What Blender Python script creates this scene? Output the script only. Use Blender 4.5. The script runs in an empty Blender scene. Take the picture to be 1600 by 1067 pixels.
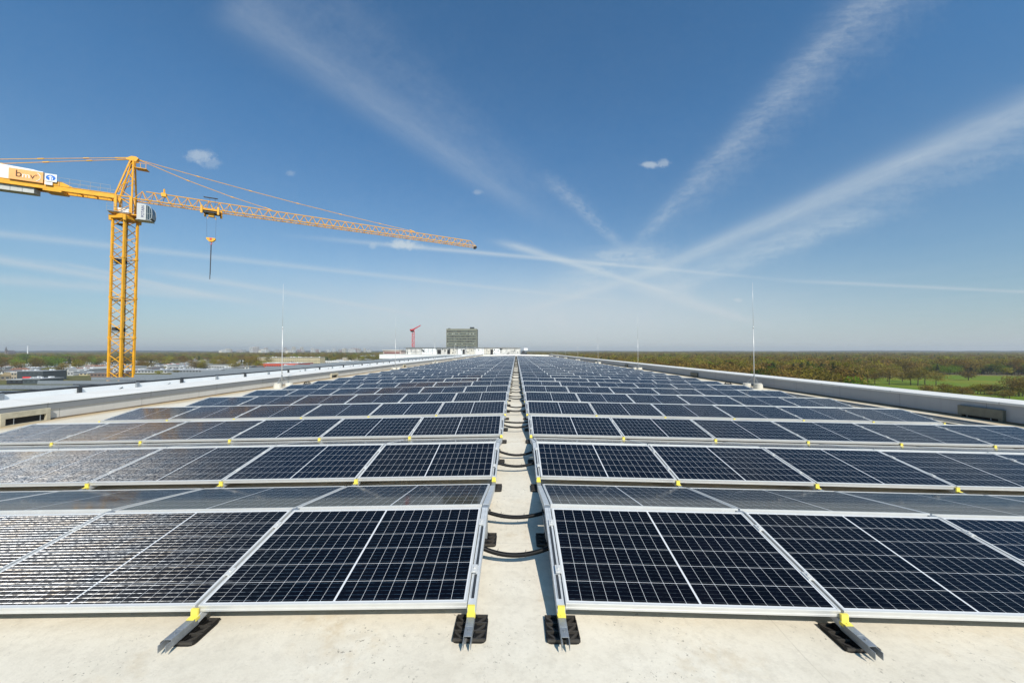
import bpy, math, random
from mathutils import Vector, Matrix
R = math.radians
sc = bpy.context.scene
COL = sc.collection
random.seed(7)

# ------------------------------------------------------------------ camera, world, sun, exposure
CAM_Z = 1.77
F = 560.0                                   # focal length in pixels of a 1600 px wide frame
PITCH, YAW = R(1.484), R(0.665)
cam_d = bpy.data.cameras.new('camera')
cam_d.sensor_width = 36.0
cam_d.lens = 36.0 * F / 1600.0
cam_d.clip_start, cam_d.clip_end = 0.05, 40000.0
cam = bpy.data.objects.new('camera', cam_d)
COL.objects.link(cam)
cam.location = (0, 0, CAM_Z)
cam.rotation_euler = (math.pi / 2 + PITCH, 0, YAW)
sc.camera = cam
CAM_M = cam.rotation_euler.to_matrix()


def ray(px, py):
    """Direction through a pixel of the 1600 x 1067 frame."""
    return (CAM_M @ Vector(((px - 800.0) / F, (533.5 - py) / F, -1.0))).normalized()


def at_depth(px, py, y):
    d = ray(px, py)
    return Vector((0, 0, CAM_Z)) + d * (y / d.y)


GROUND_Z = -23.3


def on_ground(px, py):
    d = ray(px, py)
    return Vector((0, 0, CAM_Z)) + d * ((GROUND_Z - CAM_Z) / d.z)


SUN = Vector((0.303, -0.674, 0.674)).normalized()
SUN_EL = math.asin(SUN.z)
SUN_AZ = math.atan2(SUN.x, SUN.y)
sd = bpy.data.lights.new('sun', 'SUN')
sd.energy = 3.6
sd.angle = R(0.53)
sd.color = (1.0, 0.945, 0.86)
so = bpy.data.objects.new('sun', sd)
COL.objects.link(so)
so.rotation_euler = (-SUN).to_track_quat('-Z', 'Y').to_euler()

sc.view_settings.view_transform = 'Standard'
sc.view_settings.look = 'None'
sc.view_settings.exposure = 0.55
sc.view_settings.gamma = 1.0
sc.view_settings.use_curve_mapping = False
sc.cycles.max_bounces = 6
sc.cycles.diffuse_bounces = 3
sc.cycles.glossy_bounces = 3
sc.cycles.transmission_bounces = 3
sc.cycles.transparent_max_bounces = 8
sc.cycles.volume_bounces = 0
sc.cycles.sample_clamp_indirect = 8.0

W = bpy.data.worlds.new('World')
sc.world = W
W.use_nodes = True


class NT:
    """Small wrapper to write node trees shortly."""

    def __init__(s, tree):
        s.t = tree

    def n(s, typ, **kw):
        nd = s.t.nodes.new(typ)
        for k, v in kw.items():
            setattr(nd, k, v)
        return nd

    def put(s, sock, v):
        if v is None:
            return
        if isinstance(v, bpy.types.NodeSocket):
            s.t.links.new(v, sock)
        else:
            if isinstance(v, (tuple, list)) and len(v) == 3 and sock.type == 'RGBA':
                v = (*v, 1.0)
            sock.default_value = v

    def m(s, op, a, b=None, c=None, clamp=False):
        nd = s.n('ShaderNodeMath', operation=op, use_clamp=clamp)
        s.put(nd.inputs[0], a)
        s.put(nd.inputs[1], b)
        s.put(nd.inputs[2], c)
        return nd.outputs[0]

    def v(s, op, a, b=None, out=0):
        nd = s.n('ShaderNodeVectorMath', operation=op)
        s.put(nd.inputs[0], a)
        if b is not None:
            s.put(nd.inputs[3 if op == 'SCALE' else 1], b)
        return nd.outputs[out]

    def noise(s, vec, scale, detail=3.0, rough=0.55, col=False):
        nd = s.n('ShaderNodeTexNoise')
        s.put(nd.inputs['Vector'], vec)
        nd.inputs['Scale'].default_value = scale
        nd.inputs['Detail'].default_value = detail
        nd.inputs['Roughness'].default_value = rough
        return nd.outputs[1 if col else 0]

    def rng(s, v, a, b, c=0.0, d=1.0, smooth=False):
        nd = s.n('ShaderNodeMapRange')
        if smooth:
            nd.interpolation_type = 'SMOOTHSTEP'
        s.put(nd.inputs[0], v)
        for i, q in enumerate((a, b, c, d)):
            s.put(nd.inputs[i + 1], q)
        return nd.outputs[0]

    def mix(s, f, a, b, mode='MIX'):
        nd = s.n('ShaderNodeMix', data_type='RGBA', blend_type=mode)
        s.put(nd.inputs[0], f)
        s.put(nd.inputs[6], a)
        s.put(nd.inputs[7], b)
        return nd.outputs[2]

    def ramp(s, f, stops, interp='LINEAR'):
        nd = s.n('ShaderNodeValToRGB')
        cr = nd.color_ramp
        cr.interpolation = interp
        while len(cr.elements) < len(stops):
            cr.elements.new(0.5)
        for e, (p, c) in zip(cr.elements, stops):
            e.position = p
            e.color = (*c, 1.0) if len(c) == 3 else c
        s.put(nd.inputs[0], f)
        return nd.outputs[0]

    def xyz(s, vec):
        nd = s.n('ShaderNodeSeparateXYZ')
        s.put(nd.inputs[0], vec)
        return nd.outputs

    def comb(s, x=0.0, y=0.0, z=0.0):
        nd = s.n('ShaderNodeCombineXYZ')
        for i, q in enumerate((x, y, z)):
            s.put(nd.inputs[i], q)
        return nd.outputs[0]


def build_world():
    t = W.node_tree
    t.nodes.clear()
    k = NT(t)
    sky = k.n('ShaderNodeTexSky', sky_type='NISHITA', sun_disc=False)
    sky.sun_elevation = SUN_EL
    sky.sun_rotation = SUN_AZ
    sky.altitude = 30.0
    sky.air_density = 1.0
    sky.dust_density = 1.1
    sky.ozone_density = 1.6
    tc = k.n('ShaderNodeTexCoord')
    d = tc.outputs['Generated']
    x, y, z = k.xyz(d)
    zz = k.m('MAXIMUM', z, 0.012)
    p = k.comb(k.m('DIVIDE', x, zz), k.m('DIVIDE', y, zz), 0.0)       # point on a flat cloud layer of height 1
    n_big = k.noise(p, 1.1, 3.0)
    keep = None                                                         # product of (1 - opacity)

    def add(a):
        nonlocal keep
        q = k.m('SUBTRACT', 1.0, a, clamp=True)
        keep = q if keep is None else k.m('MULTIPLY', keep, q)

    def plane(px, py):
        r = ray(px, py)
        return Vector((r.x / r.z, r.y / r.z, 0))

    # ends of each streak in the picture, half width (vertical pixels at its middle), opacity, raggedness, texture, fade at start / end
    trails = [
        ((330, -20), (905, 386), 30, 0.24, 0.25, 0.5, 0.10, 0.30, 4),
        ((430, -60), (950, 400), 44, 0.10, 0.3, 0.8, 0.10, 0.35, 9),
        ((835, 258), (985, 398), 13, 0.32, 1.5, 1.0, 0.35, 0.15, 12),
        ((1385, -25), (978, 398), 26, 0.31, 0.9, 1.0, 0.05, 0.10, 26),
        ((1425, -25), (1000, 400), 40, 0.15, 0.9, 0.9, 0.05, 0.30, 20),
        ((1680, 141), (985, 440), 18, 0.53, 0.25, 0.45, 0.0, 0.12, 4),
        ((1680, 184), (1010, 450), 24, 0.30, 0.7, 0.9, 0.05, 0.15, 12),
        ((1400, 312), (1030, 461), 17, 0.46, 0.8, 0.85, 0.25, 0.12, 10),
        ((1060, 412), (790, 497), 7, 0.60, 0.4, 0.3, 0.15, 0.30, 4),
        ((-60, 359), (1030, 478), 4.0, 0.42, 0.25, 0.3, 0.0, 0.15, 6),
        ((-60, 396), (470, 486), 5.5, 0.60, 0.3, 0.5, 0.0, 0.35, 6),
        ((60, 402), (330, 462), 3.2, 0.40, 0.3, 0.4, 0.3, 0.3, 6),
        ((-60, 432), (430, 472), 7, 0.46, 0.5, 0.4, 0.0, 0.4, 6),
        ((190, 414), (740, 507), 4, 0.50, 0.4, 0.4, 0.25, 0.3, 6),
        ((400, 364), (1300, 444), 3.0, 0.62, 0.25, 0.3, 0.35, 0.35, 6),
        ((1180, 436), (1660, 459), 2.6, 0.42, 0.3, 0.3, 0.3, 0.0, 6),
        ((760, 371), (1060, 462), 5.0, 0.70, 0.5, 0.3, 0.2, 0.1, 6),
        ((960, 434), (1230, 522), 8, 0.62, 0.5, 0.3, 0.2, 0.4, 5),
        ((1000, 380), (850, 475), 24, 0.60, 1.3, 0.9, 0.2, 0.3, 9),
        ((985, 372), (1100, 500), 26, 0.40, 1.3, 0.9, 0.2, 0.4, 9),
        ((100, 450), (1250, 480), 30, 0.26, 0.3, 0.3, 0.3, 0.3, 3),
    ]
    yy = k.m('MAXIMUM', y, 0.02)
    g = k.comb(k.m('DIVIDE', x, yy), k.m('DIVIDE', z, yy), 0.0)
    t_mid = k.noise(g, 9.0, 5.0, 0.62)
    t_fine = k.noise(g, 42.0, 5.0, 0.68)
    wob = k.m('SUBTRACT', t_mid, 0.5)
    wob2 = k.m('SUBTRACT', t_fine, 0.5)
    tex_v = k.m('ADD', k.m('MULTIPLY', t_fine, 0.65), k.m('MULTIPLY', t_mid, 0.45))
    for i_, (a, b, hw, op, rag, tex, f0, f1, fib) in enumerate(trails):
        A, B = plane(*a), plane(*b)
        L = (B - A).length
        u = (B - A) / L
        nrm = Vector((-u.y, u.x, 0))
        mid_ = plane((a[0] + b[0]) / 2, (a[1] + b[1]) / 2 + hw)
        w = abs((mid_ - A).dot(nrm))
        rel = k.v('SUBTRACT', p, tuple(A))
        s_ = k.v('DOT_PRODUCT', rel, tuple(nrm / w), out=1)
        tau = k.m('MAXIMUM', k.v('DOT_PRODUCT', rel, tuple(u / L), out=1), 0.0)
        ra, rb_ = ray(*a), ray(*b)
        az, bz = ra.z / ra.y, rb_.z / rb_.y
        m_ = k.m('DIVIDE', k.m('MULTIPLY', tau, az), k.m('MAXIMUM', k.m('ADD', k.m('MULTIPLY', tau, az - bz), bz), 1e-4))
        s_ = k.m('ADD', s_, k.m('MULTIPLY', wob, rag * 1.0))
        s_ = k.m('ADD', s_, k.m('MULTIPLY', wob2, rag * 1.0))
        fibre = k.noise(k.comb(k.m('ADD', s_, i_ * 7.3), k.m('MULTIPLY', m_, fib), float(i_)), 1.5, 5.0, 0.65)
        prof = k.m('POWER', 2.71828, k.m('MULTIPLY', k.m('MULTIPLY', s_, s_), -1.0))
        v = k.m('MULTIPLY', prof, k.rng(m_, -1e-3 if f0 == 0 else 0.0, max(f0, 0.001), 0.0, 1.0, True))
        v = k.m('MULTIPLY', v, k.rng(m_, 1 - max(f1, 0.001), 1.0, 1.0, 0.0, True))
        v = k.m('MULTIPLY', k.m('MULTIPLY', v, k.rng(k.m('ADD', k.m('MULTIPLY', tex_v, 0.3), k.m('MULTIPLY', fibre, 0.7)), 0.36, 0.66, 1.0 - tex * 0.85, 1.0)), op)
        v = k.m('MULTIPLY', v, k.rng(y, 0.05, 0.2))
        add(v)
    # small fair-weather clouds
    g_n = k.noise(g, 26.0, 5.0, 0.6)
    g_n2 = k.noise(g, 75.0, 4.0, 0.6)
    for (cx, cy, sx, sy, op) in ((312, 244, 26, 11, .5), (330, 256, 20, 9, .25), (628, 382, 24, 9, .85), (648, 385, 24, 6, .4), (583, 384, 7, 5, .35),
                                 (1014, 258, 17, 6, .55), (1040, 255, 10, 7, .4), (746, 301, 9, 5, .28), (455, 271, 9, 5, .22), (1152, 469, 9, 4, .5)):
        r = ray(cx, cy)
        rel = k.v('SUBTRACT', g, (r.x / r.y, r.z / r.y, 0))
        rel = k.v('MULTIPLY', rel, (F / sx, F / sy, 0))
        q = k.v('LENGTH', rel, out=1)
        q = k.m('ADD', q, k.m('MULTIPLY', k.m('SUBTRACT', g_n, 0.5), 1.6))
        q = k.m('ADD', q, k.m('MULTIPLY', k.m('SUBTRACT', g_n2, 0.5), 1.2))
        v = k.m('MULTIPLY', k.rng(q, 1.25, 0.25, 0.0, 1.0, True), op)
        v = k.m('MULTIPLY', v, k.rng(y, 0.05, 0.2))
        add(v)
    r = ray(830, 505)
    rel = k.v('MULTIPLY', k.v('SUBTRACT', g, (r.x / r.y, r.z / r.y, 0)), (F / 470, F / 70, 0))
    q = k.v('DOT_PRODUCT', rel, rel, out=1)
    v = k.m('MULTIPLY', k.m('POWER', 2.71828, k.m('MULTIPLY', q, -1.0)), k.rng(t_mid, 0.3, 0.7, 0.72, 0.92))
    add(k.m('MULTIPLY', v, k.rng(y, 0.05, 0.2)))
    # thin veil low over the horizon
    veil = k.m('POWER', 2.71828, k.m('MULTIPLY', k.m('MAXIMUM', z, 0.0), -7.6))
    veil = k.m('MULTIPLY', veil, k.rng(n_big, 0.2, 0.8, 0.70, 0.86))
    add(veil)
    a = k.m('SUBTRACT', 1.0, keep)
    base = k.mix(1.0, sky.outputs[0], k.mix(k.rng(z, 0.12, 0.5), (0.35, 0.60, 0.72), (0.31, 0.71, 0.93)), 'MULTIPLY')
    cloud = k.ramp(z, [(0.0, (4.25, 4.5, 4.6)), (0.10, (4.1, 4.55, 4.85)), (0.20, (3.8, 4.5, 5.0)), (0.40, (4.1, 4.6, 5.0)), (1.0, (4.2, 4.7, 5.1))])
    c = k.mix(a, base, cloud)
    bg = k.n('ShaderNodeBackground')
    t.links.new(c, bg.inputs[0])
    bg.inputs[1].default_value = 0.10
    out = k.n('ShaderNodeOutputWorld')
    t.links.new(bg.outputs[0], out.inputs[0])


build_world()
W.cycles.sampling_method = 'MANUAL'
W.cycles.sample_map_resolution = 512

# ------------------------------------------------------------------ materials
MATS = {}


def mat(name, col, rough=0.6, metal=0.0, var=0.0, vscale=3.0, spec=0.4, bump=0.0, bscale=60.0, coords='Object'):
    """A plain procedural material: a colour broken up by noise, with its own gloss and grain."""
    if name in MATS:
        return MATS[name]
    m_ = bpy.data.materials.new(name)
    m_.use_nodes = True
    k = NT(m_.node_tree)
    b = m_.node_tree.nodes['Principled BSDF']
    b.inputs['Roughness'].default_value = rough
    b.inputs['Metallic'].default_value = metal
    b.inputs['Specular IOR Level'].default_value = spec
    tc = k.n('ShaderNodeTexCoord')
    v = tc.outputs[coords]
    if var:
        n1 = k.noise(v, vscale, 5.0, 0.6)
        lo = tuple(c * (1 - var) for c in col)
        hi = tuple(min(1, c * (1 + var * 0.6)) for c in col)
        k.put(b.inputs['Base Color'], k.ramp(n1, [(0.3, lo), (0.7, hi)]))
    else:
        b.inputs['Base Color'].default_value = (*col, 1)
    if bump:
        bn = k.n('ShaderNodeBump')
        bn.inputs['Strength'].default_value = bump
        bn.inputs['Distance'].default_value = 0.01
        k.put(bn.inputs['Height'], k.noise(v, bscale, 4.0))
        k.put(b.inputs['Normal'], bn.outputs[0])
    MATS[name] = m_
    return m_


ALU = mat('anodised_aluminium', (0.64, 0.63, 0.60), 0.38, 0.25, 0.05, 8, 0.5)
GALV = mat('galvanised_steel', (0.31, 0.33, 0.345), 0.45, 0.45, 0.25, 30, 0.5)
GALV_LIT = mat('lit_galvanised_rail', (0.56, 0.575, 0.58), 0.5, 0.25, 0.15, 25, 0.4)  # lighter copy of the galvanised steel, light on the rails put into its colour
STEEL_DARK = mat('dark_steel', (0.05, 0.055, 0.06), 0.5, 0.3, 0.2, 10)
RUBBER = mat('black_rubber', (0.011, 0.0105, 0.010), 0.45, 0, 0.3, 40, 0.3, 0.2, 200)
RUBBER_LIT = mat('lit_rubber', (0.045, 0.04, 0.034), 0.5, 0, 0.3, 40)  # pad ribs: lighter copy of the rubber with the light on them painted in
CONDUIT = mat('black_conduit', (0.006, 0.006, 0.006), 0.45, 0, 0.2, 20, 0.2)
YELLOW_CLIP = mat('yellow_plastic', (0.80, 0.66, 0.11), 0.5, 0, 0.06, 30, 0.45)
WHITE = mat('white_paint', (0.78, 0.78, 0.76), 0.5, 0, 0.06, 1.2)
CONCRETE = mat('pale_concrete', (0.60, 0.56, 0.48), 0.85, 0, 0.2, 12, 0.2, 0.3, 80)
CRANE_Y = mat('crane_yellow', (0.80, 0.385, 0.022), 0.45, 0, 0.16, 1.5, 0.5)
CRANE_D = mat('crane_dark', (0.05, 0.05, 0.055), 0.6, 0, 0.2, 4)
BLACK = mat('dark_opening', (0.012, 0.012, 0.014), 0.7)
GLASS_D = mat('dark_glass', (0.03, 0.045, 0.05), 0.06, 0, 0, 1, 0.8)
RED = mat('red_paint', (0.62, 0.05, 0.06), 0.5, 0, 0.1, 1)


def roof_material():
    m_ = bpy.data.materials.new('cream_roof_membrane')
    m_.use_nodes = True
    k = NT(m_.node_tree)
    b = m_.node_tree.nodes['Principled BSDF']
    tc = k.n('ShaderNodeTexCoord')
    v = tc.outputs['Object']
    x, y, z = k.xyz(v)
    big = k.noise(v, 0.55, 5.0, 0.6)
    mid = k.noise(k.v('MULTIPLY', v, (1.0, 2.0, 1.0)), 3.0, 6.0, 0.65)
    c = k.ramp(big, [(0.32, (0.635, 0.57, 0.455)), (0.5, (0.695, 0.63, 0.51)), (0.66, (0.74, 0.68, 0.565))])
    c = k.mix(k.rng(mid, 0.46, 0.66, 0.0, 0.22), c, (0.47, 0.415, 0.32))
    c = k.mix(k.rng(k.noise(v, 17.0, 5.0, 0.75), 0.47, 0.63, 0.0, 0.24), c, (0.43, 0.38, 0.30))
    och = k.m('MULTIPLY', k.rng(k.noise(v, 1.1, 4.0, 0.6), 0.53, 0.66), k.rng(k.noise(v, 9.0, 4.0, 0.7), 0.42, 0.62))
    c = k.mix(k.m('MULTIPLY', och, 0.4), c, (0.46, 0.32, 0.15))
    # dirt specks
    sp = k.noise(v, 38.0, 3.0, 0.7)
    spm = k.m('MULTIPLY', k.rng(sp, 0.63, 0.69), k.rng(k.noise(v, 1.7, 3.0), 0.44, 0.58))
    c = k.mix(k.m('MULTIPLY', spm, 0.75), c, (0.17, 0.15, 0.12))
    # ochre runs along the parapets
    ax = k.m('ABSOLUTE', x)
    edge = k.m('MULTIPLY', k.rng(k.m('ADD', ax, k.m('MULTIPLY', k.noise(v, 0.8, 4.0), 1.4)), 13.7, 14.5), 0.7)
    c = k.mix(edge, c, (0.36, 0.23, 0.08))
    # welded seams of the sheets, across every 1.55 m and along
    wv = k.m('MULTIPLY', k.m('SUBTRACT', k.noise(v, 1.3, 2.0), 0.5), 0.05)
    fr = k.m('FRACT', k.m('DIVIDE', k.m('ADD', k.m('ADD', y, 0.15), wv), 2.34))
    sl = k.m('SUBTRACT', 1.0, k.rng(k.m('ABSOLUTE', k.m('SUBTRACT', fr, 0.5)), 0.0, 0.0022))
    fx = k.m('FRACT', k.m('DIVIDE', k.m('ADD', k.m('ADD', x, 0.95), wv), 5.3))
    sx = k.m('SUBTRACT', 1.0, k.rng(k.m('ABSOLUTE', k.m('SUBTRACT', fx, 0.5)), 0.0, 0.0011))
    seam = k.m('MULTIPLY', k.m('MAXIMUM', sl, sx), k.rng(k.noise(v, 2.2, 4.0), 0.40, 0.66))
    c = k.mix(k.m('MULTIPLY', seam, 0.8), c, (0.34, 0.30, 0.23))
    k.put(b.inputs['Base Color'], c)
    b.inputs['Roughness'].default_value = 0.75
    b.inputs['Specular IOR Level'].default_value = 0.25
    bn = k.n('ShaderNodeBump')
    bn.inputs['Strength'].default_value = 0.35
    bn.inputs['Distance'].default_value = 0.01
    h = k.m('ADD', k.m('MULTIPLY', k.noise(v, 5.0, 4.0, 0.6), 0.8), k.m('MULTIPLY', k.noise(v, 70.0, 3.0), 0.35))
    k.put(bn.inputs['Height'], h)
    k.put(b.inputs['Normal'], bn.outputs[0])
    return m_


# --- solar cell sheet
PW, PL, TILT = 1.755, 1.02, R(10)
LIP = 0.012
H0 = Vector((-0.59 * -1, -0.63, 0.50)).normalized()       # invented normal that aims sun glare at crane-side panels, in world space


def cell_material():
    m_ = bpy.data.materials.new('solar_cells_under_glass')
    m_.use_nodes = True
    t = m_.node_tree
    k = NT(t)
    b = t.nodes['Principled BSDF']
    out = t.nodes['Material Output']
    uv = k.n('ShaderNodeUVMap')
    uv.uv_map = 'UVMap'
    x, y, z = k.xyz(uv.outputs[0])                          # metres from the sheet's corner
    obj = k.n('ShaderNodeObjectInfo')
    rnd = obj.outputs['Random']
    w = PW - 2 * LIP
    h = PL - 2 * LIP
    mx, my, mid = 0.010, 0.010, 0.012
    cw = (w - 2 * mx - mid) / 20
    ch = (h - 2 * my) / 6
    half = w / 2
    xr = k.m('SUBTRACT', k.m('ABSOLUTE', k.m('SUBTRACT', x, half)), mid / 2)      # from the middle gap outward
    fx = k.m('FRACT', k.m('DIVIDE', xr, cw))
    fy = k.m('FRACT', k.m('DIVIDE', k.m('SUBTRACT', y, my), ch))
    dx = k.m('MULTIPLY', k.m('SUBTRACT', 0.5, k.m('ABSOLUTE', k.m('SUBTRACT', fx, 0.5))), cw)   # distance to a cell border
    dy = k.m('MULTIPLY', k.m('SUBTRACT', 0.5, k.m('ABSOLUTE', k.m('SUBTRACT', fy, 0.5))), ch)
    gap = k.m('MAXIMUM', k.m('LESS_THAN', dx, 0.0010), k.m('LESS_THAN', dy, 0.0013))
    outside = k.m('MAXIMUM', k.m('LESS_THAN', xr, 0.0), k.m('GREATER_THAN', xr, cw * 10))
    outside = k.m('MAXIMUM', outside, k.m('MAXIMUM', k.m('LESS_THAN', y, my), k.m('GREATER_THAN', y, h - my)))
    # small chamfers where four cells meet
    dia = k.m('LESS_THAN', k.m('ADD', dx, dy), 0.0045)
    white = k.m('MAXIMUM', k.m('MAXIMUM', gap, outside), dia)
    # ribbons along the cell string
    fb = k.m('FRACT', k.m('MULTIPLY', fy, 5.0))
    db = k.m('MULTIPLY', k.m('ABSOLUTE', k.m('SUBTRACT', fb, 0.5)), ch / 5)
    ribbon = k.m('MULTIPLY', k.m('LESS_THAN', db, 0.0013), k.m('SUBTRACT', 1.0, white))
    ribbon_thin = k.m('MULTIPLY', k.m('LESS_THAN', db, 0.0005), k.m('SUBTRACT', 1.0, white))
    # each cell a touch different
    ci = k.m('FLOOR', k.m('DIVIDE', xr, cw))
    cj = k.m('FLOOR', k.m('DIVIDE', k.m('SUBTRACT', y, my), ch))
    wn = k.n('ShaderNodeTexWhiteNoise', noise_dimensions='3D')
    k.put(wn.inputs[0], k.comb(ci, cj, k.m('ADD', k.m('MULTIPLY', rnd, 91.0), k.m('GREATER_THAN', x, half))))
    cell = k.mix(wn.outputs[0], (0.0011, 0.0012, 0.0026), (0.0019, 0.0020, 0.0046))
    cell = k.mix(k.m('POWER', rnd, 3.0), cell, (0.0018, 0.0030, 0.0085))
    c = k.mix(ribbon_thin, cell, (0.020, 0.020, 0.022))
    c = k.mix(white, c, (0.62, 0.62, 0.62))
    # thin dust towards nothing in particular
    tc = k.n('ShaderNodeTexCoord')
    du = k.noise(k.v('ADD', tc.outputs['Object'], k.comb(k.m('MULTIPLY', rnd, 37.0), 0.0, 0.0)), 2.5, 5.0, 0.65)
    c = k.mix(k.rng(du, 0.45, 0.8, 0.0, 0.009), c, (0.32, 0.29, 0.24))
    lowd = k.m('MULTIPLY', k.rng(k.m('ADD', y, k.m('MULTIPLY', du, 0.03)), 0.045, 0.012), k.rng(rnd, 0.2, 1.0, 0.02, 0.22))
    c = k.mix(lowd, c, (0.34, 0.31, 0.25))
    dv = k.n('ShaderNodeTexVoronoi', feature='F1')
    k.put(dv.inputs['Vector'], k.v('ADD', uv.outputs[0], k.comb(k.m('MULTIPLY', rnd, 53.0), k.m('MULTIPLY', rnd, 29.0), 0.0)))
    dv.inputs['Scale'].default_value = 2.2
    spot = k.m('MULTIPLY', k.m('LESS_THAN', k.m('ADD', dv.outputs['Distance'], k.m('MULTIPLY', k.m('SUBTRACT', du, 0.5), 0.03)), 0.014), k.m('GREATER_THAN', k.xyz(dv.outputs['Color'])[0], 0.80))
    c = k.mix(k.m('MULTIPLY', spot, 0.7), c, (0.55, 0.54, 0.50))
    k.put(b.inputs['Base Color'], c)
    k.put(b.inputs['Roughness'], k.rng(du, 0.3, 0.8, 0.06, 0.14))
    b.inputs['IOR'].default_value = 1.25
    b.inputs['Specular IOR Level'].default_value = 0.5
    # glare lobe on ribbons and cells: made-up slanted normal and tint shape the glint
    vt = k.n('ShaderNodeVectorTransform', vector_type='NORMAL', convert_from='OBJECT', convert_to='WORLD')
    hl = Matrix.Rotation(-TILT, 3, 'X') @ H0
    jit = k.v('SCALE', k.v('SUBTRACT', k.noise(k.v('MULTIPLY', uv.outputs[0], (9.0, 160.0, 1.0)), 1.0, 2.0, 0.5, col=True), (0.5, 0.5, 0.5)), 0.06)
    k.put(vt.inputs[0], k.v('ADD', tuple(hl), jit))
    nrm = k.v('NORMALIZE', vt.outputs[0])
    hue = k.noise(k.v('ADD', tc.outputs['Object'], k.comb(k.m('MULTIPLY', rnd, 11.0), 0.0, 0.0)), 5.0, 2.0)
    gc = k.ramp(hue, [(0.26, (0.80, 0.89, 1.0)), (0.5, (0.98, 0.98, 0.98)), (0.76, (1.0, 0.92, 0.82))])
    gl = k.n('ShaderNodeBsdfAnisotropic', distribution='BECKMANN')
    gl.inputs['Roughness'].default_value = 0.31
    k.put(gl.inputs['Normal'], nrm)
    k.put(gl.inputs['Color'], gc)
    ms = k.n('ShaderNodeMixShader')
    fac = k.m('MULTIPLY', k.m('MAXIMUM', k.m('MULTIPLY', ribbon, k.rng(k.noise(k.v('MULTIPLY', uv.outputs[0], (24.0, 31.0, 1.0)), 1.0, 2.0), 0.36, 0.62, 0.03, 0.20)), k.m('MULTIPLY', k.m('SUBTRACT', 1.0, white), 0.0021)), 1.0)
    k.put(ms.inputs[0], fac)
    t.links.new(b.outputs[0], ms.inputs[1])
    t.links.new(gl.outputs[0], ms.inputs[2])
    t.links.new(ms.outputs[0], out.inputs[0])
    return m_


def parapet_material(name, col, step=2.4, stain=0.25):
    m_ = bpy.data.materials.new(name)
    m_.use_nodes = True
    k = NT(m_.node_tree)
    b = m_.node_tree.nodes['Principled BSDF']
    tc = k.n('ShaderNodeTexCoord')
    v = tc.outputs['Object']
    x, y, z = k.xyz(v)
    n1 = k.noise(k.v('MULTIPLY', v, (1, 0.5, 3.0)), 1.2, 5.0, 0.6)
    c = k.ramp(n1, [(0.3, tuple(q * 0.88 for q in col)), (0.7, col)])
    fr = k.m('ABSOLUTE', k.m('SUBTRACT', k.m('FRACT', k.m('DIVIDE', y, step)), 0.5))
    c = k.mix(k.m('MULTIPLY', k.m('LESS_THAN', fr, 0.004), 0.55), c, tuple(q * 0.35 for q in col))
    run = k.noise(k.v('MULTIPLY', v, (1, 5.0, 0.25)), 1.0, 4.0, 0.6)
    c = k.mix(k.m('MULTIPLY', k.rng(run, 0.52, 0.75), stain), c, tuple(q * 0.6 for q in col))
    k.put(b.inputs['Base Color'], c)
    b.inputs['Roughness'].default_value = 0.5
    b.inputs['Specular IOR Level'].default_value = 0.4
    return m_


def leaf_material(name, stops, trans=0.35, gain=(1.92, 1.95, 0.95)):
    m_ = bpy.data.materials.new(name)
    m_.use_nodes = True
    t = m_.node_tree
    k = NT(t)
    t.nodes.remove(t.nodes['Principled BSDF'])
    oi = k.n('ShaderNodeObjectInfo')
    geo = k.n('ShaderNodeNewGeometry')
    big = k.noise(geo.outputs['Position'], 0.006, 2.0)
    sm = k.noise(geo.outputs['Position'], 0.45, 3.0, 0.65)
    f = k.m('ADD', k.m('MULTIPLY', oi.outputs['Random'], 0.70), k.m('MULTIPLY', k.m('SUBTRACT', big, 0.5), 1.9))
    f = k.m('ADD', f, 0.15, clamp=True)
    c = k.ramp(f, [(p_, (q_[0] * gain[0], q_[1] * gain[1], q_[2] * gain[2])) for p_, q_ in stops])
    c = k.mix(k.rng(sm, 0.35, 0.7, 0.35, 0.0), c, (0.06, 0.042, 0.014))
    br = k.m('FRACT', k.m('MULTIPLY', oi.outputs['Random'], 17.3))
    c = k.v('SCALE', c, k.rng(br, 0.0, 1.0, 0.62, 1.30))
    df = k.n('ShaderNodeBsdfDiffuse')
    tr = k.n('ShaderNodeBsdfTranslucent')
    k.put(df.inputs[0], c)
    k.put(tr.inputs[0], c)
    ms = k.n('ShaderNodeMixShader')
    ms.inputs[0].default_value = trans
    t.links.new(df.outputs[0], ms.inputs[1])
    t.links.new(tr.outputs[0], ms.inputs[2])
    t.links.new(ms.outputs[0], t.nodes['Material Output'].inputs[0])
    return m_


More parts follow.
